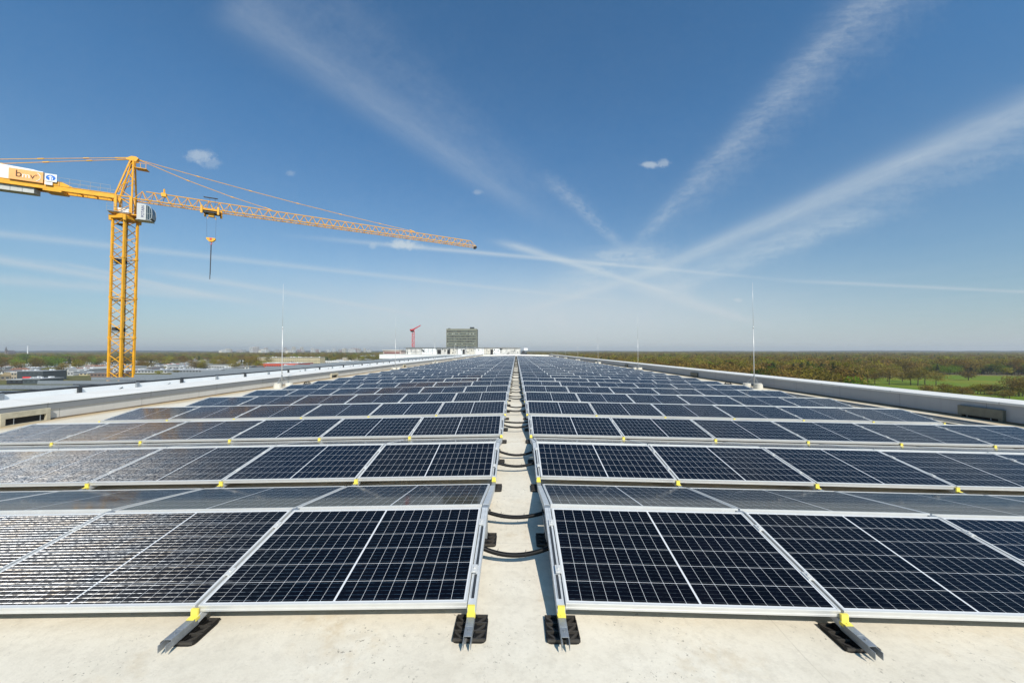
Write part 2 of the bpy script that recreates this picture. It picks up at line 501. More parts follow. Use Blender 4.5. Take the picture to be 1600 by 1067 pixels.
# ------------------------------------------------------------------ mesh helpers
class MB:
    """Collects boxes, bars and sheets; build() links them as ONE mesh object."""

    def __init__(s):
        s.v, s.f, s.mi = [], [], []

    def face(s, pts, mi=0):
        i = len(s.v)
        s.v += [tuple(p) for p in pts]
        s.f.append(tuple(range(i, i + len(pts))))
        s.mi.append(mi)

    def box(s, x0, x1, y0, y1, z0, z1, mi=0, M=None):
        c = [Vector(q) for q in ((x0, y0, z0), (x1, y0, z0), (x1, y1, z0), (x0, y1, z0), (x0, y0, z1), (x1, y0, z1), (x1, y1, z1), (x0, y1, z1))]
        if M is not None:
            c = [M @ q for q in c]
        i = len(s.v)
        s.v += [tuple(q) for q in c]
        for f in ((0, 3, 2, 1), (4, 5, 6, 7), (0, 1, 5, 4), (1, 2, 6, 5), (2, 3, 7, 6), (3, 0, 4, 7)):
            s.f.append(tuple(i + q for q in f))
            s.mi.append(mi)
        return s

    def bar(s, a, b, r0, r1=None, n=6, mi=0, caps=True):
        a, b = Vector(a), Vector(b)
        r1 = r0 if r1 is None else r1
        d = (b - a)
        if d.length < 1e-6:
            return s
        q = d.to_track_quat('Z', 'Y')
        i = len(s.v)
        for (c, r) in ((a, r0), (b, r1)):
            for j in range(n):
                an = 2 * math.pi * (j + 0.5) / n
                s.v.append(tuple(c + q @ Vector((r * math.cos(an), r * math.sin(an), 0))))
        for j in range(n):
            s.f.append((i + j, i + (j + 1) % n, i + n + (j + 1) % n, i + n + j))
            s.mi.append(mi)
        if caps:
            s.f.append(tuple(i + j for j in reversed(range(n))))
            s.f.append(tuple(i + n + j for j in range(n)))
            s.mi += [mi, mi]
        return s

    def tube(s, pts, r, n=8, mi=0):
        pts = [Vector(p) for p in pts]
        i0 = len(s.v)
        for a, p in enumerate(pts):
            d = pts[min(a + 1, len(pts) - 1)] - pts[max(a - 1, 0)]
            q = d.to_track_quat('Z', 'Y')
            for j in range(n):
                an = 2 * math.pi * j / n
                s.v.append(tuple(p + q @ Vector((r * math.cos(an), r * math.sin(an), 0))))
        for a in range(len(pts) - 1):
            for j in range(n):
                s.f.append((i0 + a * n + j, i0 + a * n + (j + 1) % n, i0 + (a + 1) * n + (j + 1) % n, i0 + (a + 1) * n + j))
                s.mi.append(mi)
        s.f.append(tuple(i0 + j for j in reversed(range(n))))
        s.f.append(tuple(i0 + (len(pts) - 1) * n + j for j in range(n)))
        s.mi += [mi, mi]
        return s

    def prism(s, prof, y0, y1, mi=0, M=None):
        """A closed (x, z) outline extruded along y."""
        n = len(prof)
        i = len(s.v)
        c = [Vector((x, y0, z)) for x, z in prof] + [Vector((x, y1, z)) for x, z in prof]
        if M is not None:
            c = [M @ q for q in c]
        s.v += [tuple(q) for q in c]
        for j in range(n):
            s.f.append((i + j, i + (j + 1) % n, i + n + (j + 1) % n, i + n + j))
            s.mi.append(mi)
        s.f.append(tuple(i + j for j in range(n)))
        s.f.append(tuple(i + n + j for j in reversed(range(n))))
        s.mi += [mi, mi]
        return s

    def mesh(s, name, mats, smooth=False):
        me = bpy.data.meshes.new(name)
        me.from_pydata(s.v, [], s.f)
        for m_ in (mats if isinstance(mats, (list, tuple)) else [mats]):
            me.materials.append(m_)
        me.polygons.foreach_set('material_index', s.mi)
        if smooth:
            me.polygons.foreach_set('use_smooth', [True] * len(s.f))
        me.update()
        return me

    def build(s, name, mats, parent=None, smooth=False):
        return link(name, s.mesh(name, mats, smooth), parent)


def link(name, data, parent=None):
    o = bpy.data.objects.new(name, data)
    COL.objects.link(o)
    if parent is not None:
        o.parent = parent
    return o


def tag(o, label=None, cat=None, group=None, kind=None):
    for k_, v_ in (('label', label), ('category', cat), ('group', group), ('kind', kind)):
        if v_:
            o[k_] = v_
    return o


def thing(name, label, cat, loc=(0, 0, 0), rz=0.0, group=None):
    o = bpy.data.objects.new(name, None)
    COL.objects.link(o)
    o.location = loc
    o.rotation_euler = (0, 0, rz)
    o.empty_display_size = 0.2
    return tag(o, label, cat, group)


def bevel(o, w, seg=2):
    m_ = o.modifiers.new('bevel', 'BEVEL')
    m_.width = w
    m_.segments = seg
    m_.limit_method = 'ANGLE'
    return o


def text_mesh(s, size, extrude, m_, parent, name, M):
    cu = bpy.data.curves.new(name, 'FONT')
    cu.body = s
    cu.size = size
    cu.extrude = extrude
    cu.align_x = 'CENTER'
    cu.align_y = 'CENTER'
    tmp = bpy.data.objects.new('tmp_text', cu)
    COL.objects.link(tmp)
    dg = bpy.context.evaluated_depsgraph_get()
    me = bpy.data.meshes.new_from_object(tmp.evaluated_get(dg))
    bpy.data.objects.remove(tmp)
    bpy.data.curves.remove(cu)
    me.materials.clear()
    me.materials.append(m_)
    me.transform(M)
    return link(name, me, parent)


ORD = ['first', 'second', 'third', 'fourth', 'fifth', 'sixth', 'seventh', 'eighth', 'ninth', 'tenth', 'eleventh', 'twelfth', 'thirteenth',
       'fourteenth', 'fifteenth', 'sixteenth', 'seventeenth', 'eighteenth', 'nineteenth', 'twentieth']
TENS = {20: 'twenty', 30: 'thirty', 40: 'forty'}


def nth(i):
    """0 -> first"""
    if i < 20:
        return ORD[i]
    n = i + 1
    if n % 10 == 0:
        return {30: 'thirtieth', 40: 'fortieth', 50: 'fiftieth'}[n]
    return TENS[n // 10 * 10] + '-' + ORD[n % 10 - 1]


# ------------------------------------------------------------------ the roof
SLOPE = 0.02                    # the roof falls away from the aisle on both sides
ROOF_X, ROOF_Y0, ROOF_Y1 = 13.9, -7.0, 150.0
ROOF_M = roof_material()


def roof_z(x):
    return -SLOPE * abs(x)


mb = MB()
xs = [-ROOF_X - 1.2, -0.36, 0.36, ROOF_X + 1.2]
for i in range(3):
    a, b_ = xs[i], xs[i + 1]
    mb.face([(a, ROOF_Y0, roof_z(a)), (b_, ROOF_Y0, roof_z(b_)), (b_, ROOF_Y1, roof_z(b_)), (a, ROOF_Y1, roof_z(a))])
roof = tag(mb.build('roof_deck', ROOF_M), kind='structure')

# building under the roof
bt = thing('warehouse_building', 'white clad warehouse under the cream roof deck that carries the solar rows', 'building', (0, 0, GROUND_Z))
m_ = parapet_material('white_cladding', (0.62, 0.63, 0.63), 6.0, 0.1)
MB().box(-15.0, 15.0, ROOF_Y0, ROOF_Y1, 0, -GROUND_Z - 0.45).build('wall', m_, bt)

# parapets
P_FACE_R = parapet_material('grey_parapet_sheet', (0.36, 0.36, 0.365))
P_FACE_L = parapet_material('warm_parapet_sheet', (0.60, 0.575, 0.53))
COPING = parapet_material('pale_coping_sheet', (0.72, 0.70, 0.655), 3.0, 0.2)
COPING.node_tree.nodes['Principled BSDF'].inputs['Roughness'].default_value = 0.75
COPING.node_tree.nodes['Principled BSDF'].inputs['Specular IOR Level'].default_value = 0.2
FASCIA = parapet_material('grey_fascia_sheet', (0.23, 0.235, 0.24), 3.0, 0.15)
BASE_STRIP = mat('stained_base_strip', (0.16, 0.115, 0.07), 0.8, 0, 0.5, 1.5)
zb = roof_z(ROOF_X)
pr = thing('parapet_wall', 'long grey parapet with flat white coping along the woodland side of the roof', 'parapet', (ROOF_X, 0, zb))
MB().box(0, 0.8, ROOF_Y0, ROOF_Y1, -0.15, 0.52).build('wall', P_FACE_R, pr)
o = MB().prism([(-0.03, 0.51), (-0.03, 0.575), (0.0, 0.582), (0.90, 0.60), (0.92, 0.59), (0.92, 0.45), (0.90, 0.45), (0.90, 0.52), (0, 0.5205), (0, 0.51)], ROOF_Y0, ROOF_Y1).build('coping', COPING, pr)
MB().prism([(-0.05, -0.02), (-0.002, -0.02), (-0.002, 0.05), (-0.02, 0.045)], ROOF_Y0, ROOF_Y1).build('base_flashing', BASE_STRIP, pr)
pl = thing('parapet_wall', 'warm grey parapet with dark fascia and sloping white cap on the crane side of the roof', 'parapet', (-ROOF_X, 0, zb))
MB().box(-0.8, 0, ROOF_Y0, ROOF_Y1, -0.15, 0.30).build('wall', P_FACE_L, pl)
MB().box(-0.8, 0.03, ROOF_Y0, ROOF_Y1, 0.303, 0.49).build('fascia', FASCIA, pl)
MB().prism([(0.045, 0.493), (0.045, 0.512), (-1.05, 0.61), (-1.07, 0.60), (-1.07, 0.40), (-1.05, 0.40), (-1.05, 0.50), (0, 0.493)], ROOF_Y0, ROOF_Y1).build('coping', COPING, pl)
MB().prism([(0.05, -0.02), (0.002, -0.02), (0.002, 0.04), (0.02, 0.035)], ROOF_Y0, ROOF_Y1).build('base_flashing', BASE_STRIP, pl)
pe = thing('parapet_wall', 'low pale kerb closing the far end of the solar roof', 'parapet', (0, ROOF_Y1, 0))
MB().prism([(-14.7, -0.4), (14.7, -0.4), (14.7, 0.02), (0, 0.28), (-14.7, 0.02)], -0.6, 0).build('wall', WHITE, pe)

# ------------------------------------------------------------------ solar panels
CELLS = cell_material()
ROW0, PITCH_Y, NROW, NCOL = 2.36, 2.34, 45, 6
AISLE, STEP_X = 0.32, 1.775
LOW_Z = 0.152
APEX_GAP = 0.06
RUN = PL * math.cos(TILT)
BACK_Y = 2 * RUN + APEX_GAP           # low edge of the panel facing away


def panel_frame_mb(mi=0):
    f = MB()
    hw = PW / 2
    t_, dp = LIP, 0.044
    f.box(-hw, hw, 0, t_, -dp, 0, mi)
    f.box(-hw, hw, PL - t_, PL, -dp, 0, mi)
    f.box(-hw, -hw + t_, t_, PL - t_, -dp, 0, mi)
    f.box(hw - t_, hw, t_, PL - t_, -dp, 0, mi)
    # grooved outer lip on the long sides
    f.box(-hw, hw, -0.0025, 0, -0.012, -0.002, mi)
    f.box(-hw, hw, -0.0025, 0, -dp, -0.031, mi)
    return f


def sheet_mesh(name, with_frame):
    f = panel_frame_mb(1) if with_frame else MB()
    hw = PW / 2 - LIP
    n0 = len(f.f)
    f.face([(-hw, LIP, -0.003), (hw, LIP, -0.003), (hw, PL - LIP, -0.003), (-hw, PL - LIP, -0.003)], 0)
    f.face([(-hw, PL - LIP, -0.008), (hw, PL - LIP, -0.008), (hw, LIP, -0.008), (-hw, LIP, -0.008)], 1)
    me = f.mesh(name, [CELLS, ALU])
    uvl = me.uv_layers.new(name='UVMap')
    for p in me.polygons:
        for li in p.loop_indices:
            co = me.vertices[me.loops[li].vertex_index].co
            uvl.data[li].uv = (co.x + hw, co.y - LIP) if p.index == n0 else (0.0, 0.0)
    return me


ME_FRAME = panel_frame_mb().mesh('frame', ALU)
ME_SHEET = sheet_mesh('cell_sheet', False)
ME_WHOLE = sheet_mesh('solar_panel', True)
rnd = random.Random(3)


def panel_matrix(side, c, r, back):
    xc = side * (AISLE + STEP_X * c + PW / 2)
    y = ROW0 + PITCH_Y * r + (BACK_Y if back else 0.0)
    roll = Matrix.Rotation(side * math.atan(SLOPE), 4, 'Y')
    M = Matrix.Translation((xc, y, LOW_Z + roof_z(xc))) @ roll
    if back:
        M = M @ Matrix.Rotation(math.pi, 4, 'Z')
    jit = Matrix.Rotation(R(rnd.uniform(-0.35, 0.35)), 4, 'X') @ Matrix.Rotation(R(rnd.uniform(-0.08, 0.08)), 4, 'Y')
    return M @ Matrix.Rotation(TILT, 4, 'X') @ jit


SIDE_NAME = {-1: 'crane side', 1: 'woodland side'}
rest = MB()
rest_uv = []
n_single = 0
for r in range(NROW):
    for side in (-1, 1):
        for c in range(NCOL):
            for back in (False, True):
                single = (r < 3) or (not back and r < 22)
                M = panel_matrix(side, c, r, back)
                if single:
                    what = 'solar panel sloping backwards' if back else 'solar panel facing forwards'
                    lab = f'{what}, {nth(r)} row, {nth(c)} from the aisle on the {SIDE_NAME[side]}'
                    if r < 12:
                        e = thing('solar_panel', lab, 'solar panel', group='solar panels in rows along the aisle')
                        link('frame', ME_FRAME, e)
                        link('cell_sheet', ME_SHEET, e)
                    else:
                        e = tag(link('solar_panel', ME_WHOLE), lab, 'solar panel', 'solar panels in rows along the aisle')
                    e.matrix_world = M
                    n_single += 1
                else:
                    hw = PW / 2
                    base = len(rest.v)
                    # frame as one tray, sheet on top
                    rest.box(-hw, hw, 0, PL, -0.044, -0.004, 1, M)
                    for (a, b_, c_, d_) in ((-hw, hw, 0, LIP), (-hw, hw, PL - LIP, PL), (-hw, -hw + LIP, LIP, PL - LIP), (hw - LIP, hw, LIP, PL - LIP)):
                        rest.box(a, b_, c_, d_, -0.004, 0.0, 1, M)
                    q = [(-hw + LIP, LIP), (hw - LIP, LIP), (hw - LIP, PL - LIP), (-hw + LIP, PL - LIP)]
                    rest.face([M @ Vector((a, b_, -0.002)) for a, b_ in q], 0)
                    rest_uv.append((len(rest.f) - 1, [(a + hw - LIP, b_ - LIP) for a, b_ in q]))
me = rest.mesh('solar_panel', [CELLS, ALU])
uvl = me.uv_layers.new(name='UVMap')
for fi, q in rest_uv:
    for li, w_ in zip(me.polygons[fi].loop_indices, q):
        uvl.data[li].uv = w_
tag(link('distant_solar_panels', me), 'far solar rows merging into a grey blue sheet towards the plant room', 'solar panels', kind='stuff')

# ------------------------------------------------------------------ mounting frames, clips, pads


def channel(f, y0, z0, y1, z1, w=0.052, h=0.05, t_=0.0035, slots=False, mi=0):
    """An upside-down U channel from (y0, z0) to (y1, z1), z = its top."""
    L = math.hypot(y1 - y0, z1 - z0)
    M = Matrix.Translation((0, y0, z0)) @ Matrix.Rotation(math.atan2(z1 - z0, y1 - y0), 4, 'X')
    hw = w / 2
    f.box(-hw, hw, 0, L, -t_, 0, mi, M)
    f.box(-hw, -hw + t_, 0, L, -h, -t_, mi, M)
    f.box(hw - t_, hw, 0, L, -h, -t_, mi, M)
    f.box(-hw + t_, -hw + 0.014, 0.0, L, -h, -h + t_, mi, M)
    f.box(hw - 0.014, hw - t_, 0.0, L, -h, -h + t_, mi, M)
    return M


def pad_mesh():
    f = MB()
    rr_ = 0.03
    prof = []
    for cx_, cy_, a0 in ((0.105 - rr_, 0.105 - rr_, 0), (-0.105 + rr_, 0.105 - rr_, 90), (-0.105 + rr_, -0.105 + rr_, 180), (0.105 - rr_, -0.105 + rr_, 270)):
        for q in (0, 30, 60, 90):
            prof.append((cx_ + rr_ * math.cos(R(a0 + q)), cy_ + rr_ * math.sin(R(a0 + q))))
    f.prism(prof, -0.012, 0.0, 0, Matrix.Rotation(math.pi / 2, 4, 'X') @ Matrix.Scale(-1, 4, (0, 0, 1)) @ Matrix.Scale(-1, 4, (0, 1, 0)))
    f.box(-0.022, 0.022, -0.09, 0.09, 0.0123, 0.037)
    for y_ in (-0.1, -0.035, 0.03, 0.095):
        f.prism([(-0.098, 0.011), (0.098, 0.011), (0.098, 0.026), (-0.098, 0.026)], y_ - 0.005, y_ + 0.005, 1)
    for x_ in (-0.097, -0.03, 0.03, 0.097):
        f.box(x_ - 0.004, x_ + 0.004, -0.104, 0.104, 0.0121, 0.0225)
    for sx in (-1, 1):
        for j in range(3):
            y_ = -0.1 + 0.065 * j
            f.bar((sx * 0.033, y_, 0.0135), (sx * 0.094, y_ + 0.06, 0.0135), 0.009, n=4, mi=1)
    return f.mesh('rubber_pad', [RUBBER, RUBBER_LIT])


def clip_mesh():
    f = MB()
    # a folded yellow cap: over the channel, up the front of the panel frame
    f.prism([(-0.024, 0), (0.024, 0), (0.024, 0.004), (-0.024, 0.004)], -0.050, -0.02, 0, Matrix.Translation((0, 0, 0.091)))
    f.box(-0.0225, 0.0225, -0.020, -0.006, 0.088, 0.140)
    f.box(-0.0270, -0.0242, -0.035, -0.006, 0.074, 0.0945)
    f.box(0.0242, 0.0270, -0.035, -0.006, 0.074, 0.0945)
    f.bar((0, -0.036, 0.095), (0, -0.036, 0.099), 0.007, n=8)
    return f.mesh('clip', YELLOW_CLIP)


def clamp_mesh():
    f = MB()
    f.box(-0.020, 0.020, -0.035, 0.035, -0.002, 0.006)
    f.box(-0.0075, 0.0075, -0.030, 0.030, 0.006, 0.009)
    f.bar((0, 0, 0.006), (0, 0, 0.016), 0.0075, n=6)
    return f.mesh('clamp', ALU)


ME_PAD, ME_CLIP, ME_CLAMP = pad_mesh(), clip_mesh(), clamp_mesh()
AP_Z = LOW_Z + PL * math.sin(TILT)
AP_Y = RUN + APEX_GAP / 2


def rail_meshes(edge):
    drop = 0.004 if edge else 0.056
    f = MB()
    ch_h = 0.062 if edge else 0.045
    channel(f, -0.02, 0.124 if edge else 0.095, AP_Y - 0.035, AP_Z - drop, h=ch_h)
    if edge:                                                  # slot lips, with the shade inside painted as dark strips
        sl = math.atan2(AP_Z - drop - 0.124, AP_Y - 0.015)
        for q0, q1 in ((0.05, 0.24), (0.31, 0.73), (0.81, 0.96)):
            q = 0.5 * (q0 + q1)
            M = Matrix.Translation((0, q * AP_Y, 0.1285 + (AP_Z - drop - 0.124) * q)) @ Matrix.Rotation(sl, 4, 'X')
            hl_ = 0.5 * (q1 - q0) * AP_Y
            f.box(-0.010, 0.010, -hl_, hl_, 0.0003, 0.0012, 1, M)
            f.box(-0.0135, -0.010, -hl_, hl_, 0.0003, 0.005, 0, M)
            f.box(0.010, 0.0135, -hl_, hl_, 0.0003, 0.005, 0, M)
    f_rail = f.mesh('front_rail', [GALV_LIT, STEEL_DARK])
    f = MB()
    channel(f, AP_Y + 0.035, AP_Z - drop, BACK_Y + 0.02, 0.124 if edge else 0.095, h=ch_h)
    b_rail = f.mesh('rear_rail', [GALV_LIT, STEEL_DARK])
    f = MB()
    channel(f, -0.195, 0.086, -0.012, 0.090, w=0.048, h=0.048)
    f.box(-0.024, 0.024, -0.12, -0.1165, 0.0875, 0.0915)
    f.bar((0, -0.15, 0.088), (0, -0.15, 0.093), 0.006, n=8)
    # splayed tongues at the free end
    f.box(-0.024, -0.0205, -0.232, -0.195, 0.036, 0.078, 0)
    f.box(0.0205, 0.024, -0.232, -0.195, 0.036, 0.078, 0)
    tip = f.mesh('rail_end', GALV)
    f = MB()
    f.box(-0.02, 0.02, AP_Y - 0.03, AP_Y - 0.026, 0.022, AP_Z - 0.03)
    f.box(-0.02, 0.02, AP_Y + 0.026, AP_Y + 0.03, 0.022, AP_Z - 0.03)
    f.box(-0.02, 0.02, AP_Y - 0.03, AP_Y + 0.03, 0.0175, 0.0215)
    f.box(-0.03, 0.03, AP_Y - 0.045, AP_Y + 0.045, AP_Z - 0.032, AP_Z - 0.010)
    f.box(-0.026, -0.020, AP_Y - 0.22, AP_Y + 0.22, 0.110, 0.165)
    post = f.mesh('apex_post', GALV)
    return f_rail, b_rail, tip, post


RAILS = {True: rail_meshes(True), False: rail_meshes(False)}


def joined(parts):
    """One mesh from (mesh, offset) pairs."""
    f = MB()
    mats, idx = [], {}
    for me_, off in parts:
        i = len(f.v)
        f.v += [tuple(v_.co + Vector(off)) for v_ in me_.vertices]
        for p in me_.polygons:
            m2 = me_.materials[p.material_index]
            if m2.name not in idx:
                idx[m2.name] = len(mats)
                mats.append(m2)
            f.f.append(tuple(i + q for q in p.vertices))
            f.mi.append(idx[m2.name])
    return f.mesh('mounting_frame', mats)


def frame_parts(edge):
    fr_, br_, tip, post = RAILS[edge]
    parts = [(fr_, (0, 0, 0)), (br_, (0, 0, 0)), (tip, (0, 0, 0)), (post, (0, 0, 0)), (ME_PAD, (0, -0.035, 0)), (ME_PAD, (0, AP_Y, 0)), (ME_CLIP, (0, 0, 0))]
    return parts


ME_FAR_FRAME = joined(frame_parts(True))
for r in range(NROW):
    for side in (-1, 1):
        for j in range(NCOL + 1):
            edge = j in (0, NCOL)
            if r >= 9 and not edge:
                continue
            if j == 0:
                x_ = side * (AISLE - 0.031)
            elif j == NCOL:
                x_ = side * (AISLE + STEP_X * NCOL - 0.02 + 0.031)
            else:
                x_ = side * (AISLE + STEP_X * j - 0.01)
            where = 'along the aisle edge' if j == 0 else ('at the outer row end' if j == NCOL else f'under the {nth(j - 1)} panel joint')
            lab = f'galvanised mounting frame {where}, {nth(r)} row, {SIDE_NAME[side]}'
            y_ = ROW0 + PITCH_Y * r
            grp = 'mounting frames carrying the solar rows'
            loc = (x_, y_, roof_z(x_) + 0.001)
            if r >= 9:
                e = tag(link('mounting_frame', ME_FAR_FRAME), lab, 'mounting frame', grp)
                e.location = loc
                continue
            e = thing('mounting_frame', lab, 'mounting frame', loc, group=grp)
            for me_, off in frame_parts(edge):
                q = link(me_.name.split('.')[0], me_, e)
                q.location = off
            if r < 5:
                sl = TILT
                for q_ in (0.27, 0.78):
                    cl = link('clamp', ME_CLAMP, e)
                    cl.location = (side * (0.013 if j == 0 else (-0.013 if j == NCOL else 0)), RUN * q_, LOW_Z + PL * math.sin(TILT) * q_ + 0.001)
                    cl.rotation_euler = (sl, 0, 0)

# ------------------------------------------------------------------ cable conduits over the aisle
rc = random.Random(11)
for r in range(NROW):
    for h_ in (0, 1):
        y_ = ROW0 + PITCH_Y * r + ((0.67, 1.30)[h_] + (rc.uniform(-0.14, 0.14) if r else 0))
        z0 = 0.17 + rc.uniform(-0.02, 0.02)
        sag = (0.075 if h_ == 0 else 0.055) if r == 0 else rc.uniform(0.02, 0.10)
        dy = rc.uniform(-0.06, 0.06)
        sk = rc.uniform(-0.12, 0.12)
        f = MB()
        pts = []
        n = 18 if r < 12 else 8
        for i in range(n + 1):
            q = i / n
            qq = q + sk * q * (1 - q)
            pts.append((-0.345 + 0.69 * q, y_ + dy * (q - 0.5) - 0.03 * math.sin(q * 3.14), z0 - sag * 4 * qq * (1 - qq)))
        f.tube(pts, 0.0185, 10 if r < 6 else 6)
        o = f.build('cable_conduit', CONDUIT, smooth=True)
        tag(o, f'black cable conduit sagging over the aisle, {("before", "behind")[h_]} the ridge of the {nth(r)} row', 'cable', 'cable conduits crossing the aisle')
        o.location = (0, 0, -0.006)
        if r < 12:
            for q in (0, 1):
                p = Vector(pts[-1 if q else 0])
                cb = MB()
                cb.box(p.x - 0.045, p.x + 0.045, p.y - 0.03, p.y + 0.03, p.z - 0.03, p.z + 0.022)
                cb.bar((p.x + (-0.03 if q else 0.03), p.y, p.z), (p.x + (-0.085 if q else 0.085), p.y, p.z - 0.012), 0.026, 0.021, 8)
                bevel(cb.build('connector', RUBBER, o), 0.006)
        if r < 5:
            for q in (0.32, 0.62):
                i = int(q * n)
                p = Vector(pts[i])
                t_ = MB()
                t_.tube([p + Vector((-0.004, 0, 0)), p + Vector((0.004, 0, 0))], 0.0205, 10)
                t_.bar(p + Vector((0, 0, 0.014)), p + Vector((0.004, 0.01, 0.034)), 0.0022, n=4)
                t_.build('cable_tie', RUBBER, o)

# ------------------------------------------------------------------ lightning rods, drains, overflow boxes


def lightning_rod(side, y_, lab):
    x_ = side * 12.95
    e = thing('lightning_rod', lab, 'lightning rod', (x_, y_, roof_z(x_)), group='lightning rods beside the parapets')
    f = MB()
    f.bar((0, 0, 0.28), (0, 0, 3.3), 0.022, 0.017, 8)
    f.bar((0, 0, 3.3), (0, 0, 5.75), 0.009, 0.005, 6)
    f.bar((0, 0, 3.24), (0, 0, 3.36), 0.024, n=8)
    f.build('mast', ALU, e, True)
    f = MB()
    for a in range(3):
        an = a * 2.094 + 0.52
        c = Vector((0.34 * math.cos(an), 0.34 * math.sin(an), 0))
        f.bar(c + Vector((0, 0, 0.27)), (0, 0, 0.66), 0.012, n=6)
        f.bar(c + Vector((0, 0, 0.275)), (0, 0, 0.295), 0.012, n=6)
    f.bar((0, 0, 0.60), (0, 0, 0.70), 0.034, n=8)
    f.build('tripod', GALV, e)
    for a in range(3):
        an = a * 2.094 + 0.52
        f = MB()
        n = 10
        pr_ = []
        f.bar((0.34 * math.cos(an), 0.34 * math.sin(an), 0.0), (0.34 * math.cos(an), 0.34 * math.sin(an), 0.035), 0.215, n=16)
        f.bar((0.34 * math.cos(an), 0.34 * math.sin(an), 0.035), (0.34 * math.cos(an), 0.34 * math.sin(an), 0.25), 0.20, 0.19, 16)
        f.build('ballast_block', CONCRETE, e)
    return e


for i in range(7):
    for side in (-1, 1):
        lightning_rod(side, 19.7 + 18.6 * i, f'slender white lightning rod on concrete blocks, {nth(i)} along the {("crane side", "woodland side")[side > 0]} parapet')

SCUP = mat('beige_metal', (0.46, 0.41, 0.30), 0.6, 0, 0.25, 5)
SCUP_SHADED = mat('shaded_beige_metal', (0.15, 0.145, 0.11), 0.6, 0, 0.25, 5)  # woodland-side boxes stand in shade; that shade is put into this darker copy
for i in range(6):
    for side in (-1, 1):
        y_ = (10.0 if side < 0 else 10.9) + 17.2 * i
        x_ = side * (ROOF_X - 0.002)
        lab = f'metal overflow box with a dark slot, {nth(i)} along the foot of the {SIDE_NAME[side]} parapet'
        e = thing('overflow_box', lab, 'overflow box', (x_, y_, roof_z(x_)), group='overflow boxes in the parapets')
        s_ = -side
        f = MB()
        d0, d1 = sorted((0.0, s_ * 0.10))
        sh = 0.20 if side < 0 else 0.09
        f.box(d0, d1, -0.52, 0.52, sh, 0.36)
        f.box(d0, d1, -0.52, -0.42, 0.02, sh)
        f.box(d0, d1, 0.42, 0.52, 0.02, sh)
        f.box(d0, d1, -0.52, 0.52, 0.0, 0.02)
        bevel(f.build('housing', SCUP if side < 0 else SCUP_SHADED, e), 0.006)
        d0, d1 = sorted((s_ * 0.003, s_ * 0.03))
        MB().box(d0, d1, -0.42, 0.42, 0.02, sh).build('slot', BLACK, e)
        f = MB()
        for q in (-0.25, 0.3):
            f.bar((s_ * 0.08, q, 0.0), (s_ * 0.08, q, sh), 0.008, n=6)
        f.build('guard_bar', GALV, e)
for i in range(5):
    for side in (-1, 1):
        y_ = 21.7 + 17.2 * i
        x_ = side * 12.7
        e = thing('roof_drain', f'black domed roof drain, {nth(i)} beside the {SIDE_NAME[side]} parapet', 'drain', (x_, y_, roof_z(x_)), group='roof drains beside the parapets')
        f = MB()
        f.bar((0, 0, 0.0), (0, 0, 0.03), 0.24, 0.22, 16)
        f.build('flange', RUBBER, e)
        f = MB()
        for a in range(10):
            an = a * 0.6283
            f.tube([(0.17 * math.cos(an), 0.17 * math.sin(an), 0.03), (0.15 * math.cos(an), 0.15 * math.sin(an), 0.11), (0.05 * math.cos(an), 0.05 * math.sin(an), 0.15)], 0.012, 5)
        f.bar((0, 0, 0.14), (0, 0, 0.165), 0.07, n=10)
        f.build('strainer', RUBBER, e)

# a cable tray along the woodland parapet
e = thing('cable_tray', 'long galvanised cable tray lying at the row ends by the woodland parapet', 'cable tray', (12.0, 3.0, roof_z(12.0)))
f = MB()
f.box(-0.15, 0.15, 0, 14.5, 0.06, 0.064)
f.box(-0.15, -0.147, 0, 14.5, 0.064, 0.13)
f.box(0.147, 0.15, 0, 14.5, 0.064, 0.13)
f.build('tray', GALV, e)
f = MB()
for q in range(8):
    f.box(-0.19, 0.19, 0.3 + 2.0 * q, 0.5 + 2.0 * q, 0.0, 0.058)
f.build('support_block', RUBBER, e)
f = MB()
for q in (-0.09, -0.03, 0.05):
    f.tube([(q, 0.1, 0.082), (q + 0.02, 5, 0.082), (q - 0.01, 10, 0.082), (q, 14.4, 0.082)], 0.016, 6)
f.build('cable', CONDUIT, e)
# ------------------------------------------------------------------ neighbouring canopy roof beyond the crane-side parapet
CANOPY_Z = CAM_Z - 1.46
NB_GLASS = mat('pale_green_glazing', (0.17, 0.20, 0.20), 0.16, 0, 0.3, 0.7, 0.9)
NB_GREY = mat('grey_sheet_roof', (0.27, 0.28, 0.285), 0.5, 0, 0.15, 0.6)
e = thing('canopy_building', 'long low wing with white upstand and dark eaves beam beyond the crane side parapet', 'building', (-18.0, 0, GROUND_Z))
zt = CANOPY_Z - GROUND_Z
MB().box(-5.2, -0.5, -7, 118, 0, zt - 0.62).build('wall', NB_GREY, e)
MB().box(-0.06, 0.03, -7, 118, zt - 0.60, zt - 0.075).build('upstand', WHITE, e)
MB().box(-0.12, 0.0, -7, 118, zt - 0.07, zt).build('eaves_beam', STEEL_DARK, e)
MB().box(0.035, 2.8, -7, 118, zt - 0.46, zt - 0.40).build('gutter', WHITE, e)
rb = random.Random(5)
for i in range(52):
    y_ = 1.0 + 2.25 * i
    f = MB()
    f.box(0.032, 0.11, y_, y_ + 0.12, zt - 0.30, zt - 0.03)
    f.bar((0.08, y_ + 0.06, zt - 0.26), (0.05, y_ + 0.7, zt - 0.60), 0.02, n=4)
    if rb.random() < 0.6:
        f.bar((0.05, y_ + 1.0, zt - 0.58), (0.05, y_ + 1.7, zt - 0.2), 0.018, n=4)
    f.build('bracket', STEEL_DARK if i % 2 == 0 else GALV, e)
